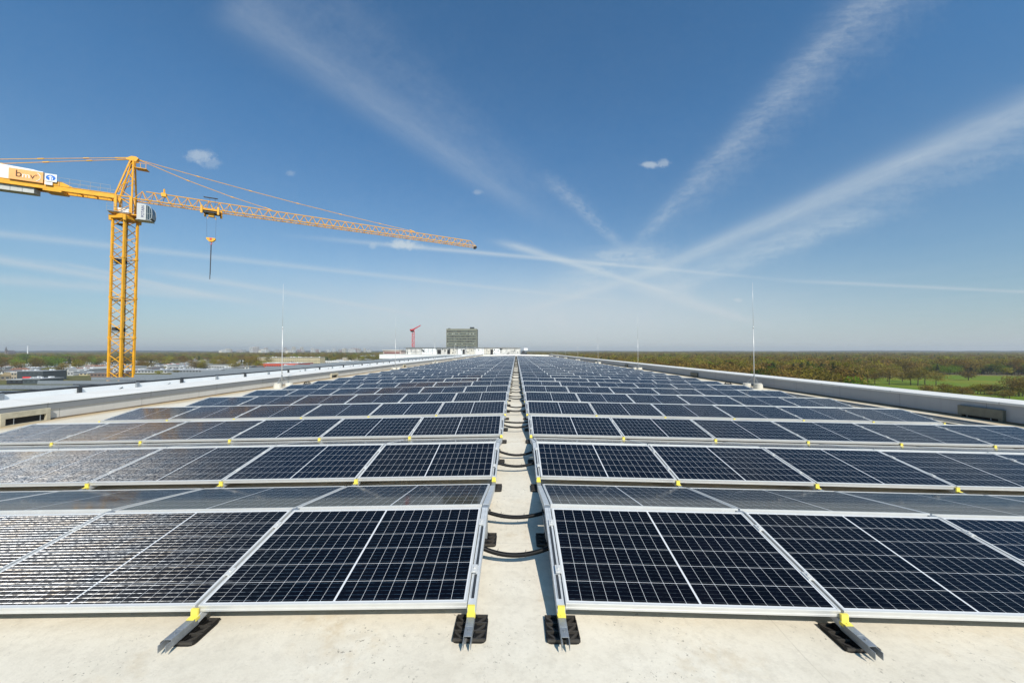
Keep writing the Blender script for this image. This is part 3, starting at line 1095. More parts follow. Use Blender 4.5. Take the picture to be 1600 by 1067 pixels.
for i in range(16):
    y_ = 36.0 + i * 2.2 + rb.uniform(-.3, .3)
    o = MB().box(0.032, 0.05, y_, y_ + rb.uniform(0.6, 1.6), zt - 0.42, zt - 0.30).build('red_strip', RED, e)
rk = random.Random(21)
for i in range(52):
    y_ = -1.0 + 2.25 * i
    f = MB()
    M = Matrix.Translation((-18.2, y_, CANOPY_Z - 0.02)) @ Matrix.Rotation(R(-5.0), 4, 'X')
    L = -4.8 + rk.uniform(-0.15, 0.15)
    e = thing('skylight_row', f'pale glazed skylight row on the low wing, {nth(i) if i < 49 else "last"} beyond the dark eaves beam' if i < 50 else 'pale glazed skylight row at the far end of the low wing',
              'skylight', (0, 0, 0), group='skylight rows on the low wing')
    f.box(L, -0.05, 0.02, 1.35, -0.01, 0.03, 0, M)
    f.build('glazing', NB_GLASS, e)
    f = MB()
    f.box(L, 0, 0, 0.02, -0.12, 0.045, 0, M)
    f.box(L, 0, 1.35, 1.38, -0.12, 0.045, 0, M)
    for q in range(4):
        xq = L + (-L - 0.04) * q / 3
        f.box(xq, xq + 0.04, 0.02, 1.35, 0.03, 0.045, 0, M)
    f.build('frame', GALV, e)
    MB().box(L, 0, 1.38, 2.2, -0.30, -0.24, 0, Matrix.Translation((-18.2, y_, CANOPY_Z - 0.02))).build('gutter', STEEL_DARK, e)

# ------------------------------------------------------------------ plant room at the end of the roof and what stands behind
e = thing('plant_room', 'long unfinished white plant room with dark doorways across the end of the roof', 'plant room', (0, 151.0, 0))
x0, x1 = (617 - 806.5) / F * 151, (813 - 806.5) / F * 151
PLANT_W = mat('raw_white_cladding', (0.58, 0.56, 0.52), 0.7, 0, 0.3, 0.5)
MB().box(x0 + 4.5, x1, 0, 8, -1.0, 2.95).build('wall', PLANT_W, e)
MB().box(x0 + 3.8, x1 + 0.2, -0.35, 8.3, 2.953, 3.15).build('roof', NB_GREY, e)
MB().box(x0 + 11.5, x0 + 17.5, -0.2, -0.004, 0.35, 2.75).build('white_panel', WHITE, e)
MB().box(x0 + 41.5, x1 - 8.5, -0.2, -0.004, 0.3, 2.65).build('white_panel', WHITE, e)
for i in range(5):
    a = x0 + 23 + i * 3.7
    MB().box(a, a + rb.uniform(2.4, 3.5), -0.15, -0.004, 0.3, 2.55).build('pale_panel', WHITE if i % 2 else CONCRETE, e)
for q in (17.9, 24.9 - 3.1 + 0.3, 28.5, 40.3):
    MB().box(x0 + q, x0 + q + rb.uniform(0.7, 1.6), -0.26, -0.21, 0.1, 2.3).build('doorway', BLACK, e)
f = MB()
for i in range(44):
    a = x0 + 5 + rb.random() * (x1 - x0 - 6)
    zq = rb.uniform(0.5, 2.3)
    f.box(a, a + rb.uniform(0.1, 0.5), -0.24, -0.205, zq, zq + rb.uniform(0.15, 0.7))
f.build('hole', STEEL_DARK, e)
f = MB()
for i in range(30):
    a = x0 + 2 + i * 1.75
    f.bar((a, -0.7, -0.6), (a, -0.7, 3.3), 0.04, n=4)
    if i % 2:
        f.bar((a, -0.7, 0.2), (a + 1.75, -0.7, 2.6), 0.03, n=4)
f.bar((x0 + 2, -0.7, 3.2), (x1, -0.7, 3.2), 0.04, n=4)
f.bar((x0 + 2, -0.7, 2.0), (x0 + 20, -0.7, 2.0), 0.04, n=4)
f.build('scaffold_tube', GALV, e)
# white wing facade
e = thing('roof_wing', 'low wing with a bright white edge in front of the plant room', 'building', (0, 149.0, 0))
xa, xb = (592 - 806.5) / F * 149, -15.2
MB().box(xa, xb, 0, 30, -1.55, 0.22).build('wall', WHITE, e)
MB().box(xa + 1.5, xb, 0.6, 29, GROUND_Z, -1.56).build('shadow_gap', STEEL_DARK, e)  # dark colour stands for the shadow under the white edge
MB().box(xa, xb, -0.1, 30.1, 0.223, 0.35).build('coping', COPING, e)
# red brick blocks beside it
e = thing('stair_block', 'pinkish brick stair block standing at the end of the white roof wing', 'building', (at_depth(611, 548, 158).x, 158, -2.0))
MB().box(-3.5, 4.5, 0, 6, 0, 3.9).build('wall', mat('pink_brick', (0.42, 0.33, 0.29), 0.8, 0, 0.2, 0.8), e)
MB().box(-3.0, 3.9, -0.06, -0.003, 2.5, 3.2).build('window', mat('red_window', (0.16, 0.07, 0.065), 0.5), e)
MB().box(-3.8, 4.8, -0.3, 6.3, 3.903, 4.15).build('roof', CONCRETE, e)
# air handling unit at the row head
e = thing('air_unit', 'dark grey air unit with white hood past the plant room end', 'air unit', ((817.5 - 806.5) / F * 152, 152, 0.0))
MB().box(-1.4, 1.6, 0, 2, 0.1, 0.9).build('casing', STEEL_DARK, e)
MB().prism([(-0.6, 0.9), (0.7, 0.9), (0.5, 1.9), (-0.2, 1.9)], 0.3, 1.6).build('hood', CRANE_D, e)
MB().box(0.3, 1.9, 0.4, 1.4, 1.95, 2.9).build('flue', WHITE, e)

# tower block
tw = thing('tower_block', 'grey green high-rise office slab rising behind the plant room', 'tower block', (0, 430, GROUND_Z))
ta, tb = (697 - 806.5) / F * 430, (744.5 - 806.5) / F * 430
TW_WALL = mat('olive_grey_facade', (0.215, 0.215, 0.165), 0.7, 0, 0.2, 0.3)
TW_GLASS = mat('tower_glass', (0.11, 0.13, 0.12), 0.2, 0, 0.45, 0.5, 0.6)
ztop = (548 - 513.5) / F * 430 + CAM_Z - GROUND_Z
MB().box(ta, tb, 0, 16, 0, ztop).build('wall', TW_WALL, tw)
MB().box(tb - 8.5, tb - 4, 4, 12, ztop, ztop + 2.2).build('roof_house', STEEL_DARK, tw)
MB().box(ta + 1.5, ta + 3.5, 4, 9, ztop, ztop + 0.9).build('roof_house', STEEL_DARK, tw)
rt = random.Random(4)
for i in range(13):
    zz_ = ztop - 3.2 - i * 3.05
    f = MB()
    f.box(ta + 0.8, tb - 0.8, -0.12, -0.003, zz_ - 0.75, zz_ + 0.85)
    f.build('window_band', TW_GLASS, tw)
    f = MB()
    for j in range(19):
        xq = ta + 0.8 + (tb - ta - 1.8) * j / 18
        f.box(xq, xq + 0.22, -0.3, -0.122, zz_ - 0.75, zz_ + 0.85)
    f.box(ta, tb, -0.25, -0.005, zz_ + 0.9, zz_ + 1.15)
    f.build('floor_edge', TW_WALL, tw)
    f = MB()
    for j in range(18):
        if rt.random() < 0.42:
            xq = ta + 1.05 + (tb - ta - 1.8) * j / 18
            f.box(xq, xq + 1.4, -0.18, -0.124, zz_ - (0.7 if rt.random() < .5 else 0.1), zz_ + 0.8)
    if f.f:
        f.build('blind', CRANE_D if i == 0 else (mat('pale_blind', (0.32, 0.34, 0.30), 0.7) if rt.random() < 0.6 else STEEL_DARK), tw)

# red crane
e = thing('tower_crane', 'small red tower crane standing behind the plant room', 'crane', (at_depth(645.5, 545, 300).x, 300, GROUND_Z))
zt = (548 - 509) / F * 300 + CAM_Z - GROUND_Z
f = MB()
for sx in (-0.8, 0.8):
    for sy in (-0.8, 0.8):
        f.bar((sx, sy, 0), (sx, sy, zt - 3), 0.13, n=4)
for i in range(int((zt - 3) / 2)):
    s_ = 1 if i % 2 else -1
    for sy in (-0.8, 0.8):
        f.bar((-0.8 * s_, sy, 2 * i), (0.8 * s_, sy, 2 * i + 2), 0.09, n=4)
        f.bar((sy, -0.8 * s_, 2 * i), (sy, 0.8 * s_, 2 * i + 2), 0.09, n=4)
f.build('mast', RED, e)
f = MB()
f.bar((0, 0, zt - 3.0), (1.9, 16, zt + 1.6), 0.6, 0.35, 4)
f.bar((-1.6, -3, zt - 3.6), (0.2, 0, zt - 3.0), 0.8, n=4)
f.build('jib', RED, e)
MB().box(-1.9, 0.4, -1.4, 0.8, zt - 5.0, zt - 3.2).build('cabin', CRANE_D, e)
bpy.context.view_layer.update()

# ------------------------------------------------------------------ the yellow tower crane
CD = 47.2
C0 = at_depth(196, 344, CD)
CZ = GROUND_Z
cr = thing('tower_crane', 'tall yellow lattice tower crane with long jib standing beyond the crane side parapet', 'crane', (C0.x, C0.y, CZ), math.atan2(0.458, 0.889))
Rm = Matrix.Rotation(-math.atan2(0.458, 0.889), 4, 'Z')            # mast stays square to the building
z_tt = C0.z - CZ                                                     # top of the mast
z_j = CAM_Z + 20.45 - CZ                                             # underside of the jib
s2 = 0.80
nst = int(z_tt / 1.06)
stp = z_tt / nst
for sx in (-s2, s2):
    for sy in (-s2, s2):
        f = MB()
        M = Rm
        f.box(sx - 0.11, sx + 0.11, sy - 0.11, sy + 0.11, 0, z_tt, 0, M)
        for q in range(0, nst, 5):
            f.box(sx - 0.14, sx + 0.14, sy - 0.14, sy + 0.14, q * stp + 0.02, q * stp + 0.28, 0, M)
        f.build('mast_leg', CRANE_Y, cr)
f = MB()
for i in range(nst):
    za, zb_ = i * stp, (i + 1) * stp
    s_ = s2 if i % 2 else -s2
    for (p, q) in (((-s_, -s2, za), (s_, -s2, zb_)), ((s_, s2, za), (-s_, s2, zb_)), ((-s2, s_, za), (-s2, -s_, zb_)), ((s2, -s_, za), (s2, s_, zb_))):
        f.bar(Rm @ Vector(p), Rm @ Vector(q), 0.05, n=5)
    if i % 5 == 0:
        for (p, q) in (((-s2, -s2, za), (s2, -s2, za)), ((-s2, s2, za), (s2, s2, za)), ((-s2, -s2, za), (-s2, s2, za)), ((s2, -s2, za), (s2, s2, za))):
            f.bar(Rm @ Vector(p), Rm @ Vector(q), 0.055, n=5)
f.build('mast_bracing', CRANE_Y, cr)
f = MB()
for sx in (-0.2, 0.2):
    f.bar(Rm @ Vector((sx - 0.25, 0.35, 0)), Rm @ Vector((sx - 0.25, 0.35, z_tt)), 0.03, n=4)
for i in range(int(z_tt / 0.35)):
    f.bar(Rm @ Vector((-0.45, 0.35, i * 0.35)), Rm @ Vector((-0.05, 0.35, i * 0.35)), 0.016, n=4)
f.build('ladder', CRANE_D, cr)
for q in (0.7, 5.9, 10.9, 15.0, 19.5):
    f = MB()
    zz_ = z_tt - q
    f.box(-0.72, 0.72, -0.72, 0.05, zz_ - 0.06, zz_, 0, Rm)
    f.bar(Rm @ Vector((-0.7, -0.7, zz_ + 0.5)), Rm @ Vector((0.7, -0.7, zz_ + 0.5)), 0.02, n=4)
    if q in (5.9, 15.0):
        f.box(0.1, 0.65, -0.6, -0.2, zz_, zz_ + 0.45, 0, Rm)
        f.box(-0.68, -0.2, -0.66, -0.3, zz_ + 0.1, zz_ + 0.5, 0, Rm)
    f.build('platform', CRANE_D, cr)
# turntable
f = MB()
f.box(-1.05, 1.05, -1.05, 1.05, z_tt - 0.05, z_tt + 0.28, 0, Rm)
for sx in (-1, 1):
    for sy in (-1, 1):
        f.bar(Rm @ Vector((sx * 0.95, sy * 0.95, z_tt - 0.35)), Rm @ Vector((sx * 0.95, sy * 0.95, z_tt + 0.40)), 0.17, 0.20, 8)
f.bar((0, 0, z_tt + 0.28), (0, 0, z_tt + 0.55), 0.95, n=24)
f.box(-1.3, 1.8, -0.9, 0.9, z_tt + 0.55, z_tt + 0.68)
f.build('turntable', CRANE_Y, cr)
# slewing tower
zs = z_tt + 0.68
f = MB()
for sx in (-0.75, 0.75):
    for sy in (-0.62, 0.62):
        f.box(sx - 0.13, sx + 0.13, sy - 0.13, sy + 0.13, zs, z_j + 0.15)
hh = z_j + 0.15 - zs
for sy in (-0.62, 0.62):
    f.bar((-0.75, sy, zs + 0.1), (0.75, sy, zs + hh * 0.55), 0.055, n=5)
    f.bar((0.75, sy, zs + hh * 0.55), (-0.75, sy, zs + hh), 0.055, n=5)
    f.bar((-0.75, sy, zs + hh * 0.98), (0.75, sy, zs + hh * 0.98), 0.09, n=5)
for sx in (-0.75, 0.75):
    f.bar((sx, -0.62, zs), (sx, 0.62, zs + hh * 0.5), 0.05, n=5)
    f.bar((sx, 0.62, zs + hh * 0.5), (sx, -0.62, zs + hh), 0.05, n=5)
f.build('slewing_tower', CRANE_Y, cr)
f = MB()
f.box(-0.6, 0.5, -0.45, 0.45, zs, zs + 0.75)
f.build('switch_cabinet', WHITE, cr)
f = MB()
f.box(-1.4, 0.9, -1.1, -0.8, zs + 0.05, zs + 0.10)
for q in (-1.4, -0.7, 0.0, 0.7):
    f.bar((q, -1.08, zs + 0.1), (q, -1.08, zs + 1.05), 0.02, n=4)
f.bar((-1.4, -1.08, zs + 1.05), (0.7, -1.08, zs + 1.05), 0.02, n=4)
f.bar((-1.4, -1.08, zs + 0.6), (0.7, -1.08, zs + 0.6), 0.02, n=4)
f.build('walkway', GALV, cr)
# driver's cabin
cab_x0, cab_y0, cab_z = 1.6, -1.25, z_tt + 0.05
f = MB()
prof = [(0, 0), (0.80, 0), (0.80, 2.0), (0.0, 2.07)]
f.prism([(cab_x0 + a, cab_z + b) for a, b in prof], cab_y0, cab_y0 + 1.25)
f.box(cab_x0 - 0.2, cab_x0 + 1.4, cab_y0 + 0.05, cab_y0 + 1.2, cab_z - 0.12, cab_z - 0.002)
bevel(f.build('cabin_shell', mat('cabin_white', (0.52, 0.52, 0.50), 0.4), cr), 0.06)
gl_ = [(0.805, 0.03), (1.35, 0.0), (1.60, 0.28), (1.68, 0.85), (1.62, 1.42), (1.42, 1.78), (1.1, 1.95), (0.805, 1.98)]
gl_ = [(0.805 + (a - 0.805) * 0.75, b) for a, b in gl_]
f = MB()
f.prism([(cab_x0 + a, cab_z + b) for a, b in gl_], cab_y0 + 0.02, cab_y0 + 1.23)
o = f.build('cabin_glazing', GLASS_D, cr)
f = MB()
rim = [(cab_x0 + a, cab_z + b) for a, b in gl_]
for yq in (cab_y0 + 0.0, cab_y0 + 1.25):
    for i in range(len(rim) - 1):
        f.bar((rim[i][0], yq, rim[i][1]), (rim[i + 1][0], yq, rim[i + 1][1]), 0.035, n=5)
for q in (1.0, 1.22):
    f.bar((cab_x0 + q, cab_y0 + 0.005, cab_z + 0.05), (cab_x0 + q, cab_y0 + 0.005, cab_z + 1.9), 0.02, n=4)
f.bar((cab_x0 + 0.81, cab_y0 + 0.005, cab_z + 0.85), (cab_x0 + 1.42, cab_y0 + 0.005, cab_z + 0.85), 0.02, n=4)
f.build('cabin_frame', mat('pale_grey_frame', (0.42, 0.45, 0.46), 0.4), cr)
NAVY = mat('navy_lettering', (0.02, 0.03, 0.16), 0.5)
M = Matrix.Translation((cab_x0 + 0.55, cab_y0 - 0.012, cab_z + 1.06)) @ Matrix.Rotation(math.pi / 2, 4, 'X') @ Matrix.Rotation(math.pi / 2, 4, 'Z')
text_mesh('POTAIN', 0.44, 0.006, NAVY, cr, 'cabin_lettering', M)
# cathead
z_top = CAM_Z + 26.2 - CZ
ax_ = 0.62
f = MB()
for sy in (-0.6, 0.6):
    f.bar((-0.85, sy, z_j + 0.1), (ax_ - 0.18, sy * 0.35, z_top - 0.35), 0.10, n=6)
    f.bar((0.80, sy, z_j + 0.1), (ax_ + 0.08, sy * 0.35, z_top - 0.35), 0.10, n=6)
    f.bar((-0.55, sy * 0.9, z_j + 0.6), (ax_ - 0.1, sy * 0.35, z_top - 1.6), 0.05, n=5)
    for i in range(4):
        q0, q1 = i / 4, (i + 0.8) / 4
        a = Vector((-0.85, sy, z_j + 0.1)).lerp(Vector((ax_ - 0.18, sy * 0.35, z_top - 0.35)), q0 if i % 2 else q1)
        b_ = Vector((0.80, sy, z_j + 0.1)).lerp(Vector((ax_ + 0.08, sy * 0.35, z_top - 0.35)), q1 if i % 2 else q0)
        f.bar(a, b_, 0.045, n=5)
for q in (0.2, 0.45, 0.7):
    a = Vector((0.80, 0.6, z_j + 0.1)).lerp(Vector((ax_ + 0.08, 0.21, z_top - 0.35)), q)
    f.bar(a, (a.x, -a.y, a.z), 0.04, n=5)
f.build('cathead', CRANE_Y, cr)
f = MB()
f.prism([(ax_ - 0.5, z_top - 0.5), (ax_ + 0.35, z_top - 0.55), (ax_ + 0.6, z_top - 0.05), (ax_ + 0.35, z_top + 0.12), (ax_ - 0.1, z_top + 0.1), (ax_ - 0.65, z_top - 0.3)], -0.3, 0.3)
f.build('cathead_cap', CRANE_Y, cr)
f = MB()
f.box(ax_ + 0.3, ax_ + 1.5, -0.5, 0.5, z_top - 1.45, z_top - 1.38)
for q in (0.35, 0.9, 1.45):
    f.bar((ax_ + q, -0.5, z_top - 1.38), (ax_ + q, -0.5, z_top - 0.75), 0.03, n=4)
f.bar((ax_ + 0.3, -0.5, z_top - 0.75), (ax_ + 1.5, -0.5, z_top - 0.75), 0.03, n=4)
f.build('service_platform', CRANE_Y, cr)
# jib
JL = 50.0
bay = 1.2
hj, wj = 1.35, 0.62
f = MB()
f.bar((0.9, -wj, z_j), (JL, -wj, z_j), 0.075, n=5)
f.bar((0.9, wj, z_j), (JL, wj, z_j), 0.075, n=5)
f.bar((2.0, 0, z_j + hj), (JL - 0.8, 0, z_j + hj * 0.78), 0.07, n=5)
nb = int((JL - 1.6) / bay)
for i in range(nb):
    xa = 1.0 + i * bay
    hm = z_j + hj * (1 - 0.22 * (xa / JL))
    for sy in (-wj, wj):
        f.bar((xa, sy, z_j), (xa + bay / 2, 0, hm), 0.036, n=4)
        f.bar((xa + bay / 2, 0, hm), (xa + bay, sy, z_j), 0.036, n=4)
    s_ = wj if i % 2 else -wj
    f.bar((xa, -wj, z_j), (xa, wj, z_j), 0.03, n=4)
    f.bar((xa, -s_, z_j), (xa + bay, s_, z_j), 0.03, n=4)
f.bar((JL - 0.8, 0, z_j + hj * 0.78), (JL, -wj, z_j), 0.05, n=4)
f.bar((JL - 0.8, 0, z_j + hj * 0.78), (JL, wj, z_j), 0.05, n=4)
f.build('jib_lattice', CRANE_Y, cr)
f = MB()
f.box(JL - 0.1, JL + 0.25, -0.5, 0.5, z_j - 0.3, z_j + 0.05)
f.build('jib_tip', CRANE_D, cr)
f = MB()
f.box(3.6, 4.1, -0.25, 0.25, z_j + hj - 0.35, z_j + hj + 0.15)
f.bar((3.85, 0, z_j + hj), (3.85, 0, z_j + hj + 0.75), 0.1, n=5)
f.build('jib_winch', CRANE_Y, cr)
for (xa, sy) in ((16.4, 0.0), (38.3, 0.0)):
    f = MB()
    ztie = z_j + hj * (1 - 0.22 * (xa / JL)) + 0.12
    a = Vector((ax_ + 0.5, sy, z_top - 0.15))
    b_ = Vector((xa, sy, ztie))
    nseg = 6 if xa > 20 else 3
    prev = a
    for i in range(1, nseg + 1):
        q = a.lerp(b_, i / nseg) - Vector((0, 0, 0.35 * math.sin(math.pi * i / nseg)))
        f.bar(prev, q, 0.042, n=5)
        f.bar(prev - (prev - q).normalized() * 0.35, prev + (prev - q).normalized() * 0.0, 0.085, n=5)
        prev = q
    f.bar(b_, b_ - Vector((0.9, 0, -0.25)), 0.08, n=5)
    f.build('tie_bar', CRANE_Y, cr)
# counter jib
CJ = -14.5
f = MB()
for sy in (-0.68, 0.68):
    f.box(CJ, -0.85, sy - 0.09, sy + 0.09, z_j - 0.30, z_j + 0.20)
    f.box(CJ, -0.85, sy - 0.13, sy + 0.13, z_j + 0.20, z_j + 0.26)
    f.box(CJ, -0.85, sy - 0.13, sy + 0.13, z_j - 0.36, z_j - 0.30)
for i in range(10):
    xq = -1.5 - i * 1.4
    f.box(xq - 0.06, xq + 0.06, -0.59, 0.59, z_j - 0.25, z_j - 0.05)
f.box(-7.2, -5.6, -0.8, 0.8, z_j - 0.55, z_j - 0.37)
f.prism([(-7.2, z_j + 0.26), (-4.6, z_j + 0.26), (-5.6, z_j + 0.75), (-7.2, z_j + 0.75)], -0.80, -0.62)
f.build('counter_jib', CRANE_Y, cr)
f = MB()
for sy in (-0.85, 0.85):
    for i in range(7):
        xq = -1.2 - i * 0.92
        f.bar((xq, sy, z_j + 0.26), (xq, sy, z_j + 1.25), 0.022, n=4)
    f.bar((-1.2, sy, z_j + 1.25), (-6.7, sy, z_j + 1.25), 0.024, n=4)
    f.bar((-1.2, sy, z_j + 0.78), (-6.7, sy, z_j + 0.78), 0.02, n=4)
f.build('guard_rail', GALV, cr)
f = MB()
f.box(-14.4, -7.25, -0.72, 0.72, z_j + 0.27, z_j + 1.75)
f.prism([(-14.4, z_j + 1.75), (-7.7, z_j + 1.75), (-8.2, z_j + 1.85), (-14.4, z_j + 2.15)], -0.5, 0.6)
bevel(f.build('winch_housing', mat('housing_white', (0.72, 0.71, 0.68), 0.6), cr), 0.05)
f = MB()
for i in range(5):
    f.box(-12.9 + i * 0.98, -12.9 + i * 0.98 + 0.95, -0.55, 0.55, z_j - 1.05, z_j - 0.38)
f.build('counterweight', mat('weight_grey', (0.50, 0.50, 0.47), 0.8, 0, 0.15, 2), cr)
f = MB()
for sy in (-0.35, 0.35):
    a = Vector((ax_ - 0.45, sy * 0.6, z_top - 0.2))
    b_ = Vector((-11.5, sy * 1.6, z_j + 2.35))
    prev = a
    for i in range(1, 4):
        q = a.lerp(b_, i / 3)
        f.bar(prev, q, 0.04, n=5)
        f.bar(q - (q - prev).normalized() * 0.28, q + (q - prev).normalized() * 0.28, 0.085, n=5)
        prev = q
    f.bar(a - Vector((0, 0, 0.02)), a + (b_ - a).normalized() * 1.3, 0.08, n=5)
f.build('rear_tie', CRANE_Y, cr)
# banner and emblem
BROWN = mat('brown_lettering', (0.10, 0.045, 0.02), 0.6)
yb = -0.98
f = MB()
f.box(-10.35, -7.55, yb, yb + 0.05, z_j + 0.22, z_j + 1.55)
f.build('banner', mat('orange_banner', (0.85, 0.42, 0.15), 0.6, 0, 0.06, 0.8), cr)
FX = Matrix.Rotation(math.pi / 2, 4, 'X')
for ch, xq, m2, sz in (('b', -9.55, BROWN, 1.15), ('m', -8.95, WHITE, 0.9), ('v', -8.42, BROWN, 0.95), ('o', -8.12, BROWN, 0.35)):
    text_mesh(ch, sz, 0.008, m2, cr, 'banner_lettering', Matrix.Translation((xq, yb - 0.012, z_j + (0.95 if ch == 'b' else (0.86 if ch != 'o' else 1.08)))) @ FX)
f = MB()
f.tube([(-8.0 + 0.42 * math.cos(R(a)) - 0.18, yb - 0.012, z_j + 0.86 + 0.5 * math.sin(R(a))) for a in range(-80, 85, 15)], 0.04, 5)
f.build('banner_arc', WHITE, cr)
f = MB()
f.box(-7.42, -6.40, yb, yb + 0.05, z_j + 0.55, z_j + 1.52)
f.box(-7.42, -6.75, yb, yb + 0.05, z_j + 0.12, z_j + 0.48)
f.build('emblem_board', WHITE, cr)
BLUE = mat('emblem_blue', (0.03, 0.16, 0.55), 0.5)
f = MB()
Mq = Matrix.Translation((-6.91, yb - 0.012, z_j + 1.03))
n = 28
outer = [(0.42 * math.cos(2 * math.pi * i / n), 0.34 * math.sin(2 * math.pi * i / n)) for i in range(n)]
f.prism(outer, 0.0, 0.010, 0, Mq)
f.build('emblem_disc', BLUE, cr)
f = MB()
f.prism([(-0.09, -0.34), (0.03, -0.34), (0.03, 0.05), (0.20, 0.05), (-0.03, 0.26), (-0.26, 0.05), (-0.09, 0.05)], -0.008, -0.001, 0, Mq)
f.prism([(0.09, -0.30), (0.16, -0.27), (0.20, 0.0), (0.09, 0.0)], -0.008, -0.001, 0, Mq)
f.build('emblem_mark', WHITE, cr)
for ch in cr.children:
    if ch.name.split('.')[0] in ('banner', 'banner_lettering', 'banner_arc', 'emblem_board', 'emblem_disc', 'emblem_mark'):
        ch.location.x += 0.45
# trolley and hook
tx = 9.1
f = MB()
f.box(tx - 1.0, tx + 1.0, -0.75, 0.75, z_j - 0.22, z_j - 0.10)
for sx in (-0.95, 0.95):
    for sy in (-0.8, 0.8):
        f.box(tx + sx - 0.12, tx + sx + 0.12, sy - 0.1, sy + 0.1, z_j - 0.75, z_j + 0.35)
f.box(tx - 0.3, tx + 0.3, -0.25, 0.25, z_j - 0.95, z_j - 0.22)
f.bar((tx - 0.4, 0, z_j - 0.9), (tx - 0.45, 0, z_j - 1.25), 0.05, n=5)
f.bar((tx + 0.4, 0, z_j - 0.9), (tx + 0.5, 0, z_j - 1.25), 0.05, n=5)
f.build('trolley', CRANE_Y, cr)
f = MB()
f.box(tx - 0.9, tx + 0.9, -0.6, 0.6, z_j - 0.5, z_j - 0.23)
f.box(tx - 0.7, tx + 0.9, -1.1, -0.8, z_j + 1.5, z_j + 1.56)
f.bar((tx, -0.95, z_j + 0.3), (tx, -0.95, z_j + 1.5), 0.02, n=4)
f.bar((tx + 0.6, -0.95, z_j + 0.3), (tx + 0.6, -0.95, z_j + 1.5), 0.02, n=4)
f.build('trolley_gear', CRANE_D, cr)
zh = CAM_Z + (548 - 371) / F * (CD + 0.458 * tx) - CZ
f = MB()
for sx in (-0.55, 0.55):
    f.bar((tx + sx, 0, z_j - 0.9), (tx + sx * 0.9, 0, zh + 0.3), 0.012, n=4)
f.build('hoist_rope', CRANE_D, cr)
f = MB()
f.prism([(-0.52, 0.18), (0.52, 0.18), (0.52, -0.05), (0.18, -0.38), (-0.18, -0.38), (-0.52, -0.05)], -0.18, 0.18, 0, Matrix.Translation((tx, 0, zh)))
f.build('hook_block', CRANE_Y, cr)
f = MB()
f.box(tx - 0.12, tx + 0.12, -0.22, 0.22, zh - 0.12, zh + 0.14)
f.tube([(tx, 0, zh - 0.4), (tx + 0.12, 0, zh - 0.62), (tx, 0, zh - 0.82), (tx - 0.12, 0, zh - 0.68)], 0.055, 6)
f.build('hook', RED, cr)
f = MB()
f.bar((tx, 0, zh - 0.75), (tx - 0.05, 0, zh - 5.85), 0.05, n=5)
f.bar((tx + 0.06, 0, zh - 0.75), (tx, 0, zh - 5.2), 0.03, n=5)
f.build('lifting_chain', CRANE_D, cr)
# ------------------------------------------------------------------ ground, meadow, road
gm = bpy.data.materials.new('spring_ground')
gm.use_nodes = True
k = NT(gm.node_tree)
tc = k.n('ShaderNodeTexCoord')
gv = tc.outputs['Object']
c = k.ramp(k.noise(gv, 0.004, 5.0, 0.6), [(0.35, (0.15, 0.12, 0.05)), (0.5, (0.13, 0.13, 0.04)), (0.65, (0.17, 0.14, 0.075))])
c = k.mix(k.rng(k.noise(gv, 0.05, 5.0), 0.4, 0.7, 0.0, 0.6), c, (0.06, 0.055, 0.035))
k.put(gm.node_tree.nodes['Principled BSDF'].inputs['Base Color'], c)
gm.node_tree.nodes['Principled BSDF'].inputs['Roughness'].default_value = 0.95
gm.node_tree.nodes['Principled BSDF'].inputs['Specular IOR Level'].default_value = 0.1
G = 9000
f = MB()
f.face([(-G, -600, GROUND_Z), (G, -600, GROUND_Z), (G, G, GROUND_Z), (-G, G, GROUND_Z)])
tag(f.build('ground', gm), kind='structure')
# wooded ridge on the horizon
hm = mat('distant_woodland', (0.045, 0.052, 0.05), 1.0, 0, 0.35, 0.004, 0.0)
f = MB()
rh = random.Random(2)
n = 260
prev = None
for i in range(n + 1):
    an = R(-66 + 132 * i / n)
    rr = 6200.0
    hgt = 25 + 2.5 * math.sin(i * 0.21) + 2.5 * math.sin(i * 0.057 + 1) + rh.uniform(-2.0, 2.0)
    row = []
    for (dr, h_) in ((-900, 0), (-250, hgt * 0.7), (0, hgt), (500, hgt * 0.8)):
        row.append((math.sin(an) * (rr + dr), math.cos(an) * (rr + dr), GROUND_Z - 0.5 + h_))
    if prev:
        for j in range(3):
            f.face([prev[j], row[j], row[j + 1], prev[j + 1]])
    prev = row
tag(f.build('hills', hm, smooth=True), kind='structure')
# meadow beyond the woodland parapet
mm = bpy.data.materials.new('meadow_grass')
mm.use_nodes = True
k = NT(mm.node_tree)
tc = k.n('ShaderNodeTexCoord')
gv = tc.outputs['Object']
c = k.ramp(k.noise(gv, 0.02, 5.0, 0.6), [(0.3, (0.15, 0.18, 0.008)), (0.5, (0.105, 0.17, 0.007)), (0.72, (0.23, 0.20, 0.02))])
c = k.mix(k.rng(k.noise(gv, 0.4, 4.0), 0.45, 0.75, 0.0, 0.35), c, (0.05, 0.09, 0.015))
k.put(mm.node_tree.nodes['Principled BSDF'].inputs['Base Color'], c)
mm.node_tree.nodes['Principled BSDF'].inputs['Roughness'].default_value = 0.9
mm.node_tree.nodes['Principled BSDF'].inputs['Specular IOR Level'].default_value = 0.15
f = MB()
mead = [on_ground(px, py) for px, py in ((1290, 607), (1300, 650), (1500, 650), (1700, 650), (1800, 596), (1650, 588.5), (1470, 585.5), (1380, 590), (1330, 594))]
f.face([(p.x, p.y, GROUND_Z + 0.03) for p in mead])
tag(f.build('meadow', mm), kind='structure')


def in_poly(x, y, poly):
    ins = False
    j = len(poly) - 1
    for i in range(len(poly)):
        a, b_ = poly[i], poly[j]
        if (a.y > y) != (b_.y > y) and x < (b_.x - a.x) * (y - a.y) / (b_.y - a.y) + a.x:
            ins = not ins
        j = i
    return ins


